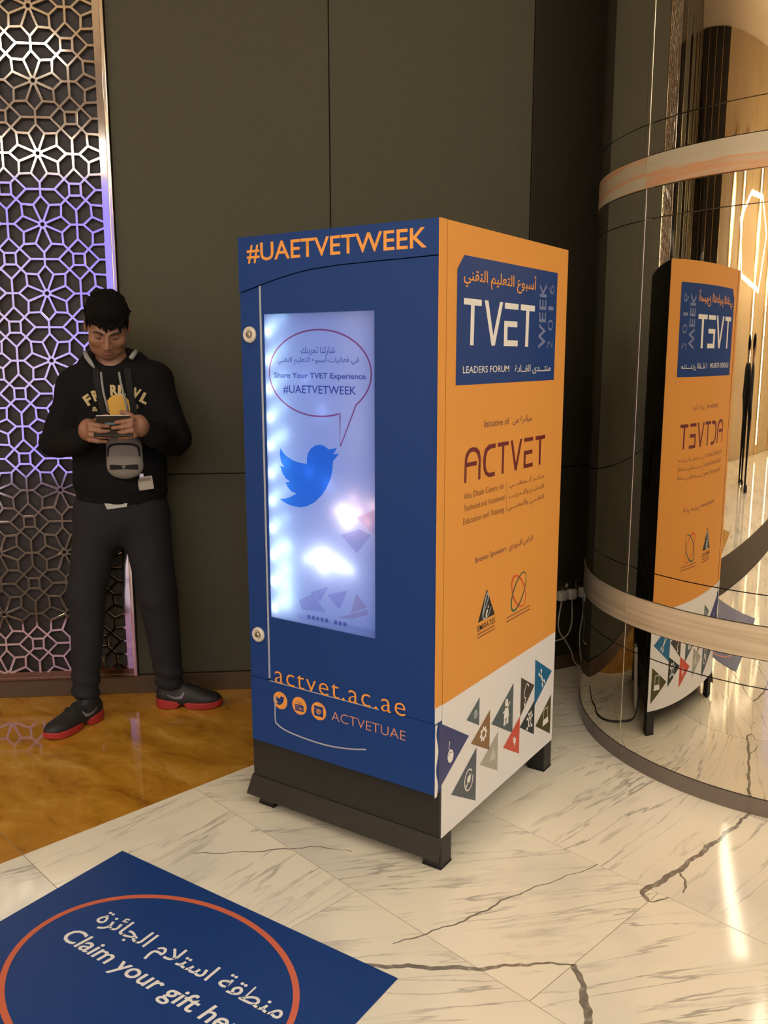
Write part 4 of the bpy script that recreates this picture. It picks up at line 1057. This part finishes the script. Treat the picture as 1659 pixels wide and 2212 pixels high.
def person():
    root = thing('person', 'man in black hoodie, grey jeans and red-soled trainers looking down at a tablet', 'person', ST @ T(-0.30, -0.22, 0))
    # ---- head (own local frame, then posed)
    HC = Vector(P(-0.300, 0.245, 1.600))
    R = Matrix.Rotation(rad(9), 3, 'Z') @ Matrix.Rotation(rad(35), 3, 'X') @ Matrix.Rotation(rad(3), 3, 'Y')
    def hp(x, y, z): return HC + R @ Vector((x, y, z))
    F = Field((-0.12, -0.15, -0.16), (0.12, 0.14, 0.15), 0.0026)
    F.add(F.ell((0, 0.012, 0.030), (0.0745, 0.094, 0.088)), 0)
    F.add(F.ell((0, -0.030, -0.030), (0.064, 0.060, 0.082)), 0.03)
    F.add(F.ell((0, -0.046, -0.083), (0.036, 0.036, 0.030)), 0.03)
    F.add(F.ell((0.040, -0.022, -0.060), (0.025, 0.045, 0.035)), 0.025); F.add(F.ell((-0.040, -0.022, -0.060), (0.025, 0.045, 0.035)), 0.025)
    for sx in (-1, 1):
        F.add(F.ell((sx*0.043, -0.062, -0.022), (0.024, 0.022, 0.020)), 0.02)          # cheekbones
        F.sub(F.ell((sx*0.031, -0.100, 0.008), (0.019, 0.018, 0.012)), 0.012)           # eye sockets
        F.add(F.ell((sx*0.031, -0.073, 0.006), (0.0145, 0.013, 0.0125)), 0.003)        # lids over the eyes
        F.add(F.cap((sx*0.012, -0.088, 0.024), (sx*0.050, -0.074, 0.026), 0.006, 0.005), 0.012)   # brow
        F.add(F.ell((sx*0.079, 0.010, -0.004), (0.009, 0.021, 0.032)), 0.006)          # ears
        F.sub(F.ell((sx*0.088, 0.004, -0.002), (0.006, 0.011, 0.019)), 0.004)
        F.add(F.ell((sx*0.0125, -0.098, -0.033), (0.0085, 0.010, 0.0075)), 0.006)       # nostrils
    F.add(F.cap((0, -0.088, 0.014), (0, -0.108, -0.028), 0.0065, 0.0110), 0.010)
    F.add(F.cap((-0.018, -0.0865, -0.0555), (0.018, -0.0865, -0.0555), 0.0045, 0.0045), 0.006)
    F.add(F.cap((-0.015, -0.0855, -0.0655), (0.015, -0.0855, -0.0655), 0.0055, 0.0055), 0.006)
    F.sub(F.cap((-0.021, -0.094, -0.0602), (0.021, -0.094, -0.0602), 0.0022, 0.0022), 0.003)
    head = F.mesh('head')
    for v in head.vertices: v.co = HC + R @ v.co
    # neck + hidden core of torso, arms and legs
    F = Field(P(-0.56, 0.50, 0.05), P(-0.02, 0.0, 1.56), 0.011)
    n0, n1 = hp(0, 0.035, -0.06), Vector(P(-0.30, 0.165, 1.42))
    F.add(F.cap(n0, n1, 0.052, 0.058), 0)
    F.add(F.cap(P(-0.30, 0.155, 1.36), P(-0.30, 0.14, 0.98), 0.11, 0.11, (1.25, 0.8, 1)), 0.05)
    for a in ((P(-0.45, 0.16, 1.375), P(-0.53, 0.20, 1.16), P(-0.395, 0.355, 1.185)), (P(-0.145, 0.16, 1.385), P(-0.075, 0.20, 1.165), P(-0.160, 0.365, 1.200))):
        F.add(F.cap(a[0], a[1], 0.045, 0.036), 0.03); F.add(F.cap(a[1], a[2], 0.036, 0.026), 0.015)
    for a in ((P(-0.385, 0.14, 0.93), P(-0.435, 0.215, 0.52), P(-0.458, 0.27, 0.09)), (P(-0.215, 0.14, 0.93), P(-0.170, 0.17, 0.50), P(-0.135, 0.15, 0.09))):
        F.add(F.cap(a[0], a[1], 0.075, 0.050), 0.03); F.add(F.cap(a[1], a[2], 0.048, 0.030), 0.02)
    core = F.mesh('core')
    # neck at finer step so that it meets the head
    F = Field(P(-0.39, 0.36, 1.36), P(-0.21, 0.08, 1.60), 0.004); F.add(F.cap(n0, n1, 0.054, 0.060), 0); neck = F.mesh('neck')
    # ---- hands
    def hand(sgn, wrist, palm, knuck, tipx, zs, lens):
        lo = np.minimum.reduce([np.array(wrist), np.array(palm)])-0.13; hi = np.maximum.reduce([np.array(wrist), np.array(palm)])+0.13
        F = Field(lo, hi, 0.0028)
        F.add(F.cap(wrist, palm, 0.026, 0.028, (1, 0.85, 1)), 0)
        F.add(F.ell(palm, (0.034, 0.024, 0.042)), 0.02)
        for i in range(4):
            k0 = Vector(knuck[i]); base = Vector(palm).lerp(k0, 0.45)
            t1 = k0 + Vector((sgn*lens[i]*0.50, -0.004, -0.006)); t2 = t1 + Vector((sgn*lens[i]*0.42, 0.012, -0.003))
            F.add(F.cap(base, k0, 0.0115, 0.0100), 0.010)
            F.add(F.cap(k0, t1, 0.0098, 0.0088), 0.004); F.add(F.cap(t1, t2, 0.0088, 0.0072), 0.003)
        th0 = Vector(palm)+Vector((sgn*0.010, 0.014, 0.020)); th1 = th0+Vector((sgn*0.028, 0.012, 0.020)); th2 = th1+Vector((sgn*0.028, -0.002, 0.010))
        F.add(F.cap(th0, th1, 0.0130, 0.0110), 0.012); F.add(F.cap(th1, th2, 0.0108, 0.0085), 0.004)
        return F.mesh('hand')
    hL = hand(1, P(-0.392, 0.345, 1.185), P(-0.360, 0.392, 1.212), [P(-0.345, 0.430, 1.236), P(-0.342, 0.434, 1.216), P(-0.345, 0.432, 1.196), P(-0.350, 0.424, 1.178)], 0, 0, (0.070, 0.078, 0.074, 0.062))
    hR = hand(-1, P(-0.150, 0.350, 1.205), P(-0.172, 0.395, 1.226), [P(-0.190, 0.432, 1.250), P(-0.192, 0.436, 1.230), P(-0.190, 0.434, 1.210), P(-0.184, 0.426, 1.192)], 0, 0, (0.066, 0.076, 0.072, 0.060))
    obj('body', join_meshes('body', [head, neck, core, hL, hR]), SKIN, root, ST)
    # ---- hair
    F = Field((-0.13, -0.16, -0.06), (0.13, 0.15, 0.17), 0.0030)
    F.add(F.ell((0, 0.020, 0.042), (0.081, 0.097, 0.092)), 0)
    F.sub(F.ell((0, -0.118, -0.012), (0.075, 0.060, 0.062)), 0.012)
    F.sub(F.ell((0, -0.050, -0.085), (0.12, 0.085, 0.098)), 0.012)
    F.add(F.ell((0, -0.030, 0.088), (0.066, 0.060, 0.046)), 0.03)          # volume over the forehead
    for k in range(44):                       # short straight locks combed from the crown
        az = 2*math.pi*k/44+rng.uniform(-0.05, 0.05)
        if abs((az % (2*math.pi))-1.5*math.pi) < 0.75: continue
        q = []
        for e in (74, 44, 14):
            ee = rad(e+rng.uniform(-6, 6)); ja = az+rng.uniform(-0.06, 0.06)
            q.append(np.array([0.083*math.cos(ja)*math.cos(ee), 0.018+0.099*math.sin(ja)*math.cos(ee), 0.040+0.093*math.sin(ee)]))
        F.add(F.cap(q[0], q[1], 0.005, 0.006), 0.004); F.add(F.cap(q[1], q[2], 0.006, 0.0035), 0.004)
    for k in range(46):                       # short tufts that break the outline
        a = rng.uniform(0, 2*math.pi); e = rng.uniform(0.1, 1.35)
        n = np.array([math.cos(a)*math.cos(e), math.sin(a)*math.cos(e), math.sin(e)])
        c = np.array([0, 0.018, 0.040])+n*np.array([0.080, 0.096, 0.090])
        if c[1] < -0.02 and c[2] < 0.07: continue
        F.add(F.cap(c, c+n*0.010+np.array([rng.uniform(-0.008, 0.008), -0.014, 0.004]), 0.009, 0.0025), 0.006)
    for k in range(26):                       # uneven fringe swept over the brow
        x = -0.062+0.124*k/25; y = -0.090+0.028*(abs(x)/0.066)**2
        F.add(F.cap((x, y+0.014, 0.076), (x+rng.uniform(-0.006, 0.016), y-0.005, 0.046+rng.uniform(-0.016, 0.012)), 0.010, 0.0018), 0.004)
    for sx in (-1, 1):
        for k in range(5): F.add(F.cap((sx*0.072, -0.042+0.014*k, 0.05), (sx*0.0745, -0.046+0.012*k, 0.022), 0.009, 0.003), 0.005)
    hm = F.mesh('hair')
    for v in hm.vertices: v.co = HC + R @ v.co
    obj('hair', hm, HAIRM, root, ST)
    # brows, lash lines, lips, moustache
    DB = M_('brow_hair', (0.022, 0.014, 0.010), 0.7); LIP = M_('lip', (0.30, 0.115, 0.085), 0.45)
    for sx in (-1, 1):
        bm = NB(); tube(bm, [hp(sx*0.012, -0.0935, 0.0225), hp(sx*0.024, -0.0925, 0.028), hp(sx*0.038, -0.0860, 0.029), hp(sx*0.052, -0.0755, 0.024)], [0.0025, 0.0042, 0.0038, 0.0015], 6); obj('eyebrow', bm, DB, root, ST, smooth=True)
        bm = NB(); tube(bm, [hp(sx*0.018, -0.0830, 0.0005), hp(sx*0.026, -0.0862, -0.0020), hp(sx*0.035, -0.0850, -0.0018), hp(sx*0.045, -0.0765, 0.0010)], [0.0010, 0.0019, 0.0019, 0.0010], 6); obj('eyelashes', bm, DB, root, ST, smooth=True)
    bm = NB(); tube(bm, [hp(-0.022, -0.0845, -0.059), hp(-0.010, -0.0915, -0.0565), hp(0, -0.0910, -0.0570), hp(0.010, -0.0915, -0.0565), hp(0.022, -0.0845, -0.059)], [0.001, 0.0030, 0.0030, 0.0030, 0.001], 8)
    tube(bm, [hp(-0.019, -0.0850, -0.063), hp(-0.008, -0.0912, -0.0660), hp(0.008, -0.0912, -0.0660), hp(0.019, -0.0850, -0.063)], [0.001, 0.0036, 0.0036, 0.001], 8)
    obj('lips', bm, LIP, root, ST, smooth=True)
    bm = NB()
    for k in range(26):
        x = -0.022+0.044*k/25
        tube(bm, [hp(x, -0.0935+abs(x)*0.35, -0.0460), hp(x*1.12, -0.0925+abs(x)*0.35, -0.0520)], 0.0006, 4)
    obj('moustache', bm, DB, root, ST)
    # ---- hoodie
    F = Field(P(-0.68, 0.47, 0.86), P(0.08, -0.01, 1.53), 0.0055)
    F.add(F.cap(P(-0.300, 0.160, 1.330), P(-0.302, 0.150, 1.020), 0.140, 0.150, (1.14, 0.80, 1)), 0)
    F.add(F.cap(P(-0.302, 0.150, 1.03), P(-0.302, 0.150, 0.935), 0.152, 0.150, (1.22, 0.80, 1)), 0.03)
    F.add(F.cap(P(-0.425, 0.155, 1.375), P(-0.170, 0.155, 1.390), 0.078, 0.078), 0.06)
    F.add(F.cap(P(-0.335, 0.150, 1.43), P(-0.265, 0.150, 1.435), 0.070, 0.070), 0.05)
    F.add(F.cap(P(-0.445, 0.158, 1.360), P(-0.532, 0.195, 1.155), 0.075, 0.060), 0.045)
    F.add(F.cap(P(-0.532, 0.195, 1.150), P(-0.420, 0.320, 1.165), 0.062, 0.046), 0.025)
    F.add(F.cap(P(-0.420, 0.320, 1.165), P(-0.393, 0.347, 1.182), 0.048, 0.040), 0.012)
    F.add(F.cap(P(-0.145, 0.158, 1.375), P(-0.072, 0.195, 1.170), 0.076, 0.064), 0.045)
    F.add(F.cap(P(-0.068, 0.195, 1.165), P(-0.125, 0.318, 1.185), 0.066, 0.048), 0.025)
    F.add(F.cap(P(-0.080, 0.190, 1.155), P(-0.058, 0.185, 1.125), 0.050, 0.034), 0.03)
    F.add(F.cap(P(-0.125, 0.318, 1.185), P(-0.150, 0.352, 1.203), 0.049, 0.041), 0.012)
    # hood rolled round the neck
    ringp = [P(-0.300+0.096*math.cos(t), 0.168+0.082*math.sin(t), 1.455-0.030*math.sin(t)) for t in [rad(x) for x in range(-200, 21, 20)]]
    for a, b in zip(ringp, ringp[1:]): F.add(F.cap(a, b, 0.034, 0.034), 0.02)
    F.add(F.ell(P(-0.30, 0.070, 1.43), (0.115, 0.055, 0.070)), 0.04)
    F.sub(F.cap(n0+Vector((0, 0, 0.05)), n1+Vector((0, -0.012, -0.005)), 0.068, 0.058), 0.012)
    # folds
    w = 0.0035*np.sin(38*F.Z+16*F.X+5*np.sin(20*F.X))*np.clip((np.abs(F.X+0.30)-0.15)/0.1, 0, 1) + 0.003*np.sin(60*F.Z+9*F.X)*np.exp(-((F.Z-0.95)/0.05)**2)+0.0022*np.sin(24*F.X+13*F.Z)
    F.f = F.f + w.astype(np.float32)
    F.f = np.maximum(F.f, 0.902+0.006*np.sin(11*F.X)-F.Z)
    hood_me = F.mesh('hoodie')
    hood = obj('hoodie', hood_me, HOOD, root, ST)
    bm = NB(); bm.from_mesh(hood_me); bvh = BVHTree.FromBMesh(bm); bm.free()
    def onto(s, z, lift=0.002):
        h = bvh.ray_cast(Vector(P(s, 1.0, z)), Vector((0, 1, 0)))
        return (h[0]+Vector((0, -lift, 0))) if h[0] else Vector(P(s, 0.29, z))
    # ribbed hem
    # lettering on the chest, arched
    def chest(txt, s, z, w, h, ang, m, bold=0.035):
        me, co = text_mesh(txt, bold)
        mn, mx = co.min(0), co.max(0)
        bm = NB(); bm.from_mesh(me); bmesh.ops.triangulate(bm, faces=bm.faces[:]); bmesh.ops.subdivide_edges(bm, edges=bm.edges[:], cuts=1)
        for v in bm.verts:
            u = ((v.co.x-mn[0])/(mx[0]-mn[0])-0.5)*w; q = ((v.co.y-mn[1])/(mx[1]-mn[1])-0.5)*h
            v.co = onto(s+u*math.cos(ang)-q*math.sin(ang), z+u*math.sin(ang)+q*math.cos(ang), 0.004)
        bm.normal_update()
        me2 = bpy.data.meshes.new('letter'); bm.to_mesh(me2); bm.free()
        obj('letter', me2, m, hood, ST)
    for ch, s, z, a in (('F', -0.386, 1.318, 0.55), ('R', -0.352, 1.336, 0.36), ('R', -0.281, 1.356, 0.04), ('L', -0.252, 1.354, -0.06), ('V', -0.200, 1.342, -0.36), ('L', -0.170, 1.322, -0.55)):
        chest(ch, s, z, 0.029, 0.042, a, LET, 0.05)
    chest('&', -0.360, 1.283, 0.024, 0.018, 0.05, LET, 0.02); chest('m', -0.226, 1.288, 0.022, 0.014, 0, LET, 0.02); chest('s', -0.203, 1.290, 0.014, 0.016, 0, LET, 0.02)
    bm = NB(); cc = bm.verts.new(onto(-0.268, 1.293, 0.003)); rr = []
    for k in range(36):
        t = 2*math.pi*k/36; q = 0.045*(1+0.04*(k % 2)); rr.append(bm.verts.new(onto(-0.268+q*math.cos(t), 1.293+q*math.sin(t), 0.003)))
    for k in range(36): bm.faces.new((cc, rr[k], rr[(k+1) % 36]))
    obj('gold_emblem', bm, GOLDP, hood, ST)
    # drawstrings, grey hood lining, white shirt hem
    for pts in ([(-0.330, 1.425), (-0.326, 1.39), (-0.322, 1.35), (-0.314, 1.31), (-0.308, 1.27)], [(-0.262, 1.425), (-0.256, 1.39), (-0.248, 1.35), (-0.240, 1.31), (-0.233, 1.26)]):
        bm = NB(); tube(bm, [onto(a, b, 0.004) for a, b in pts], 0.0048, 6); obj('drawstring', bm, CORD, hood, ST, smooth=True)
    for sx, pp in ((-1, [(-0.398, 0.205, 1.500), (-0.385, 0.235, 1.482), (-0.368, 0.255, 1.462), (-0.352, 0.268, 1.442)]), (1, [(-0.200, 0.215, 1.505), (-0.207, 0.235, 1.492), (-0.215, 0.25, 1.478)])):
        bm = NB(); tube(bm, [P(*q) for q in pp], [0.009, 0.010, 0.009, 0.004][:len(pp)], 8); obj('hood_lining', bm, CORD, hood, ST, smooth=True)
    bm = prism([(-0.345, 0.908), (-0.255, 0.908), (-0.258, 0.893), (-0.335, 0.884)], lambda u, v, d: P(u, d, v), 0.262, 0.266); obj('shirt_hem', bm, M_('white_cotton', (0.45, 0.45, 0.43), 0.8), root, ST)
    # ---- jeans
    F = Field(P(-0.60, 0.44, 0.03), P(-0.01, 0.0, 0.98), 0.0055)
    F.add(F.cap(P(-0.302, 0.145, 0.95), P(-0.302, 0.145, 0.86), 0.150, 0.150, (1.17, 0.78, 1)), 0)
    for (hip, knee, ank, rk, ra) in ((P(-0.400, 0.142, 0.83), P(-0.449, 0.205, 0.525), P(-0.462, 0.262, 0.125), 0.074, 0.053), (P(-0.210, 0.142, 0.83), P(-0.172, 0.165, 0.505), P(-0.137, 0.150, 0.115), 0.081, 0.056)):
        F.add(F.cap(hip, knee, 0.098, rk), 0.035); F.add(F.cap(knee, ank, rk, ra), 0.02)
    ankw = np.exp(-((F.Z-0.12)/0.075)**2)
    F.f = F.f + (0.0055*np.sin(95*F.Z+22*F.X+9*F.Y)*ankw + 0.0022*np.sin(45*F.Z+25*F.X)*np.exp(-((F.Z-0.5)/0.1)**2) + 0.0018*np.sin(20*F.X+16*F.Z)).astype(np.float32)
    F.f = np.maximum(F.f, 0.088-F.Z)
    obj('jeans', F.mesh('jeans'), DENIM, root, ST)
    # ---- shoes
    def shoe(heel, toe, lab):
        h = Vector(P(heel[0], heel[1], 0)); t = Vector(P(toe[0], toe[1], 0)); d = t-h; L = 0.275
        MS = ST @ Matrix.Translation(h) @ Matrix.Rotation(math.atan2(d.y, d.x), 4, 'Z')
        F = Field((-0.04, -0.075, -0.005), (0.31, 0.075, 0.15), 0.003)
        F.add(F.ell((0.042, 0, 0.052), (0.048, 0.038, 0.052)), 0)
        F.add(F.ell((0.120, 0, 0.042), (0.085, 0.043, 0.050)), 0.03)
        F.add(F.ell((0.205, 0.0, 0.034), (0.068, 0.046, 0.034)), 0.03)
        F.add(F.cap((0.055, 0, 0.06), (0.060, 0, 0.098), 0.042, 0.040, (1.1, 0.85, 1)), 0.02)
        F.add(F.cap((0.085, 0, 0.085), (0.150, 0, 0.065), 0.022, 0.020), 0.02)
        F.f = np.maximum(F.f, 0.020-F.Z)
        F.f = np.maximum(F.f, F.Z-0.110)
        up = obj('shoe', F.mesh('shoe'), SHOE, root, MS); up['label'] = lab
        F = Field((-0.03, -0.075, -0.004), (0.31, 0.075, 0.06), 0.003)
        plan = np.minimum(F.ell((0.048, 0, 0.02), (0.056, 0.042, 0.9)), F.ell((0.195, 0, 0.02), (0.082, 0.050, 0.9)))
        F.f = plan; F.add(F.cap((0.05, 0, 0.02), (0.20, 0, 0.02), 0.033, 0.040, (1, 1, 30)), 0.03)
        topz = 0.030+0.014*np.clip((0.11-F.X)/0.08, 0, 1)+0.006*np.clip((F.X-0.24)/0.04, 0, 1)
        F.f = np.maximum(F.f, F.Z-topz); F.f = np.maximum(F.f, 0.002+0.018*np.clip((F.X-0.235)/0.06, 0, 1)**1.5-F.Z)
        F.sub(F.cap((0.108, -0.1, 0.000), (0.108, 0.1, 0.000), 0.018, 0.018), 0.008)
        obj('sole', F.mesh('sole'), SOLE, up, MS)
        bmu = NB(); bmu.from_mesh(up.data); bv = BVHTree.FromBMesh(bmu); bmu.free()
        def side(x, z, sy):
            hh = bv.ray_cast(Vector((x, sy*0.2, z)), Vector((0, -sy, 0)))
            return (hh[0]+Vector((0, sy*0.0015, 0))) if hh[0] else Vector((x, sy*0.04, z))
        top = [(0.050, 0.070), (0.066, 0.061), (0.085, 0.057), (0.105, 0.060), (0.118, 0.076)]; bot = [(0.050, 0.066), (0.070, 0.053), (0.090, 0.046), (0.112, 0.049), (0.123, 0.072)]
        for sy in (-1, 1):
            bm = NB(); A = [bm.verts.new(side(a, b, sy)) for a, b in top]; B = [bm.verts.new(side(a, b, sy)) for a, b in bot]
            for k in range(len(A)-1): bm.faces.new((A[k], A[k+1], B[k+1], B[k]))
            obj('side_mark', bm, SWOOSH, up, MS)
        bm = NB()
        for k in range(5):
            x = 0.098+0.017*k
            pts = []
            for j in range(7):
                y = -0.020+0.040*j/6; hh = bv.ray_cast(Vector((x+0.006*(-1)**k*(j-3)/3, y, 0.2)), Vector((0, 0, -1)))
                if hh[0]: pts.append(hh[0]+Vector((0, 0, 0.002)))
            if len(pts) > 2: tube(bm, pts, 0.0028, 6)
        hh = bv.ray_cast(Vector((0.105, 0, 0.2)), Vector((0, 0, -1)))[0]
        tube(bm, spline([hh, hh+Vector((0.014, 0.022, 0.016)), hh+Vector((0.030, 0.030, 0.006)), hh+Vector((0.012, 0.006, 0.004))], 6), 0.0024, 6)
        obj('laces', bm, SHOE, up, MS, smooth=True)
    shoe((-0.417, 0.238), (-0.562, 0.438), 'black trainer pointing towards the camera'); shoe((-0.192, 0.148), (0.078, 0.172), 'black trainer turned sideways along the wall')
    # ring on a finger
    bm = NB(); tube(bm, [(-0.318, -0.4545+0.0095*math.cos(t), 1.1965+0.0095*math.sin(t)) for t in [2*math.pi*k/16 for k in range(16)]], 0.0022, 6, closed=True)
    obj('ring', bm, STEEL, root, ST, smooth=True)
    # ---- held and worn things
    tc = Vector(P(-0.259, 0.412, 1.226))
    MT = ST @ Matrix.Translation(tc) @ Matrix.Rotation(rad(-44), 4, 'X')
    r = thing('tablet', 'dark tablet with a pale edge held in both hands', 'tablet', MT)
    obj('tablet_body', bbox(-0.072, 0.072, -0.0045, 0.0035, -0.050, 0.050, 0.003, 2), M_('tablet_dark', (0.02, 0.018, 0.015), 0.18), r, MT)
    obj('tablet_edge', bbox(-0.073, 0.073, -0.0055, 0.0045, 0.0465, 0.0525, 0.002, 1), M_('tablet_silver', (0.62, 0.60, 0.55), 0.3), r, MT)
    obj('tablet_screen', bbox(-0.066, 0.066, 0.0035, 0.0040, -0.044, 0.044), M_('tablet_glass', (0.02, 0.03, 0.05), 0.1, emit=(0.5, 0.6, 0.8), es=0.25), r, MT)
    obj('tablet_reflection', bbox(-0.036, 0.042, -0.0050, -0.0044, 0.004, 0.014), M_('reflection_blue', (0.10, 0.17, 0.24), 0.3), r, MT)  # bluish reflection on the dark back, painted as a flat strip
    yf = onto(-0.255, 1.08, 0.0).y
    pr = thing('pouch', 'small grey shoulder pouch hanging on the man\'s belly', 'pouch', ST @ T(-0.252, yf-0.02, 1.02))
    PG = M_('pouch_grey', (0.20, 0.185, 0.165), 0.85, bump=(160, 0.3, 0.002)); PD = M_('pouch_dark', (0.006, 0.006, 0.006), 0.9)
    F = Field((-0.345, yf-0.07, 0.99), (-0.16, yf+0.03, 1.20), 0.003)
    F.add(F.cap((-0.283, yf-0.016, 1.060), (-0.283, yf-0.016, 1.140), 0.040, 0.038, (1, 0.6, 1)), 0); F.add(F.cap((-0.221, yf-0.016, 1.060), (-0.221, yf-0.016, 1.140), 0.040, 0.038, (1, 0.6, 1)), 0.02); F.add(F.cap((-0.252, yf-0.016, 1.058), (-0.252, yf-0.016, 1.145), 0.044, 0.040, (1, 0.6, 1)), 0.02)
    obj('pouch_body', F.mesh('pouch_body'), PG, pr, ST)
    bm = NB(); tube(bm, spline([(-0.312, yf-0.030, 1.100), (-0.308, yf-0.036, 1.135), (-0.285, yf-0.040, 1.147), (-0.252, yf-0.042, 1.149), (-0.219, yf-0.040, 1.147), (-0.196, yf-0.036, 1.135), (-0.192, yf-0.030, 1.100)], 5), 0.0045, 6); obj('zip', bm, PD, pr, ST, smooth=True)
    obj('pocket_band', bbox(-0.306, -0.198, yf-0.046, yf-0.038, 1.049, 1.068, 0.002, 1), PD, pr, ST)
    for a, b in (((-0.352, 1.440), (-0.312, 1.150)), ((-0.232, 1.440), (-0.196, 1.150))):
        bm = NB(); A = []; B = []
        for k in range(15):
            q = k/14; s = a[0]+(b[0]-a[0])*q; z = a[1]+(b[1]-a[1])*q
            A.append(bm.verts.new(onto(s-0.012, z, 0.007))); B.append(bm.verts.new(onto(s+0.012, z, 0.007)))
        for k in range(14): bm.faces.new((A[k], B[k], B[k+1], A[k+1]))
        obj('strap', bm, PD, pr, ST)
    yb_ = onto(-0.185, 0.99, 0.0).y
    MB = ST @ T(-0.192, yb_-0.010, 0.985) @ Matrix.Rotation(rad(-7), 4, 'Y')
    br = thing('name_badge', 'pale card badge hanging below the grey pouch', 'badge', MB)
    obj('card', bbox(-0.040, 0.040, -0.0015, 0.0015, -0.027, 0.027, 0.001, 1), M_('badge_card', (0.34, 0.31, 0.26), 0.5), br, MB)
    obj('band', bbox(-0.034, 0.034, -0.0022, -0.0014, 0.008, 0.020), M_('badge_band', (0.18, 0.16, 0.14), 0.5), br, MB)
    obj('clip', bbox(-0.008, 0.008, -0.0025, 0.0025, 0.026, 0.040), STEEL, br, MB)
person()

# ------------------------------------------------------------------ two people far off in the hall (seen in the mirror)
def hall_people():
    F = Field((-0.34, -0.24, 0.02), (0.34, 0.24, 1.55), 0.016)
    F.add(F.cap((0, 0, 1.30), (0, 0, 0.95), 0.13, 0.12, (1.25, 0.85, 1)), 0)
    F.add(F.cap((-0.15, 0, 1.36), (0.15, 0, 1.36), 0.07, 0.07), 0.06)
    for sx in (-1, 1):
        F.add(F.cap((sx*0.19, 0, 1.34), (sx*0.25, 0.02, 1.08), 0.06, 0.05), 0.03); F.add(F.cap((sx*0.25, 0.02, 1.08), (sx*0.23, -0.08, 0.86), 0.05, 0.04), 0.02)
        F.add(F.cap((sx*0.08, 0, 0.95), (sx*0.10, 0, 0.52), 0.10, 0.075), 0.04); F.add(F.cap((sx*0.10, 0, 0.52), (sx*0.105, 0, 0.10), 0.075, 0.055), 0.03)
        F.add(F.cap((sx*0.105, 0.02, 0.06), (sx*0.12, -0.13, 0.045), 0.045, 0.035), 0.02)
    F.f = np.maximum(F.f, 0.028-F.Z)
    suit = F.mesh('dark_clothes')
    F = Field((-0.32, -0.2, 0.70), (0.32, 0.2, 1.80), 0.010)
    F.add(F.ell((0, -0.01, 1.62), (0.078, 0.095, 0.115)), 0); F.add(F.cap((0, 0.01, 1.55), (0, 0.01, 1.40), 0.055, 0.065), 0.03)
    F.add(F.cap((0, -0.10, 1.61), (0, -0.112, 1.59), 0.012, 0.014), 0.01)
    for sx in (-1, 1):
        F.add(F.ell((sx*0.225, -0.09, 0.81), (0.028, 0.030, 0.055)), 0)
        for k in range(4): F.add(F.cap((sx*0.225, -0.115+0.017*k, 0.78), (sx*0.222, -0.118+0.017*k, 0.715+0.006*abs(k-1)), 0.009, 0.007), 0.006)
        F.add(F.cap((sx*0.215, -0.115, 0.82), (sx*0.205, -0.14, 0.775), 0.010, 0.008), 0.008)
    skin = F.mesh('body')
    F = Field((-0.12, -0.13, 1.55), (0.12, 0.14, 1.80), 0.010)
    F.add(F.ell((0, 0.005, 1.645), (0.088, 0.104, 0.108)), 0); F.sub(F.ell((0, -0.13, 1.60), (0.09, 0.085, 0.085)), 0.01); F.f = np.maximum(F.f, 1.57-F.Z)
    hair = F.mesh('hair')
    BC = M_('black_suit', (0.008, 0.008, 0.009), 0.9)
    for s, t, rz, lab in ((-4.75, 4.80, 0.5, 'nearer of two people in black, seen far off in the mirrored column'), (-5.35, 4.75, -0.4, 'farther of two people in black, seen far off in the mirrored column')):
        MM = ST @ T(s, -t, -0.026, rz)
        r = thing('person', lab, 'person', MM)
        for nm, me, m in (('body', skin, SKIN), ('dark_clothes', suit, BC), ('hair', hair, HAIRM)): obj(nm, me, m, r, MM)
hall_people()
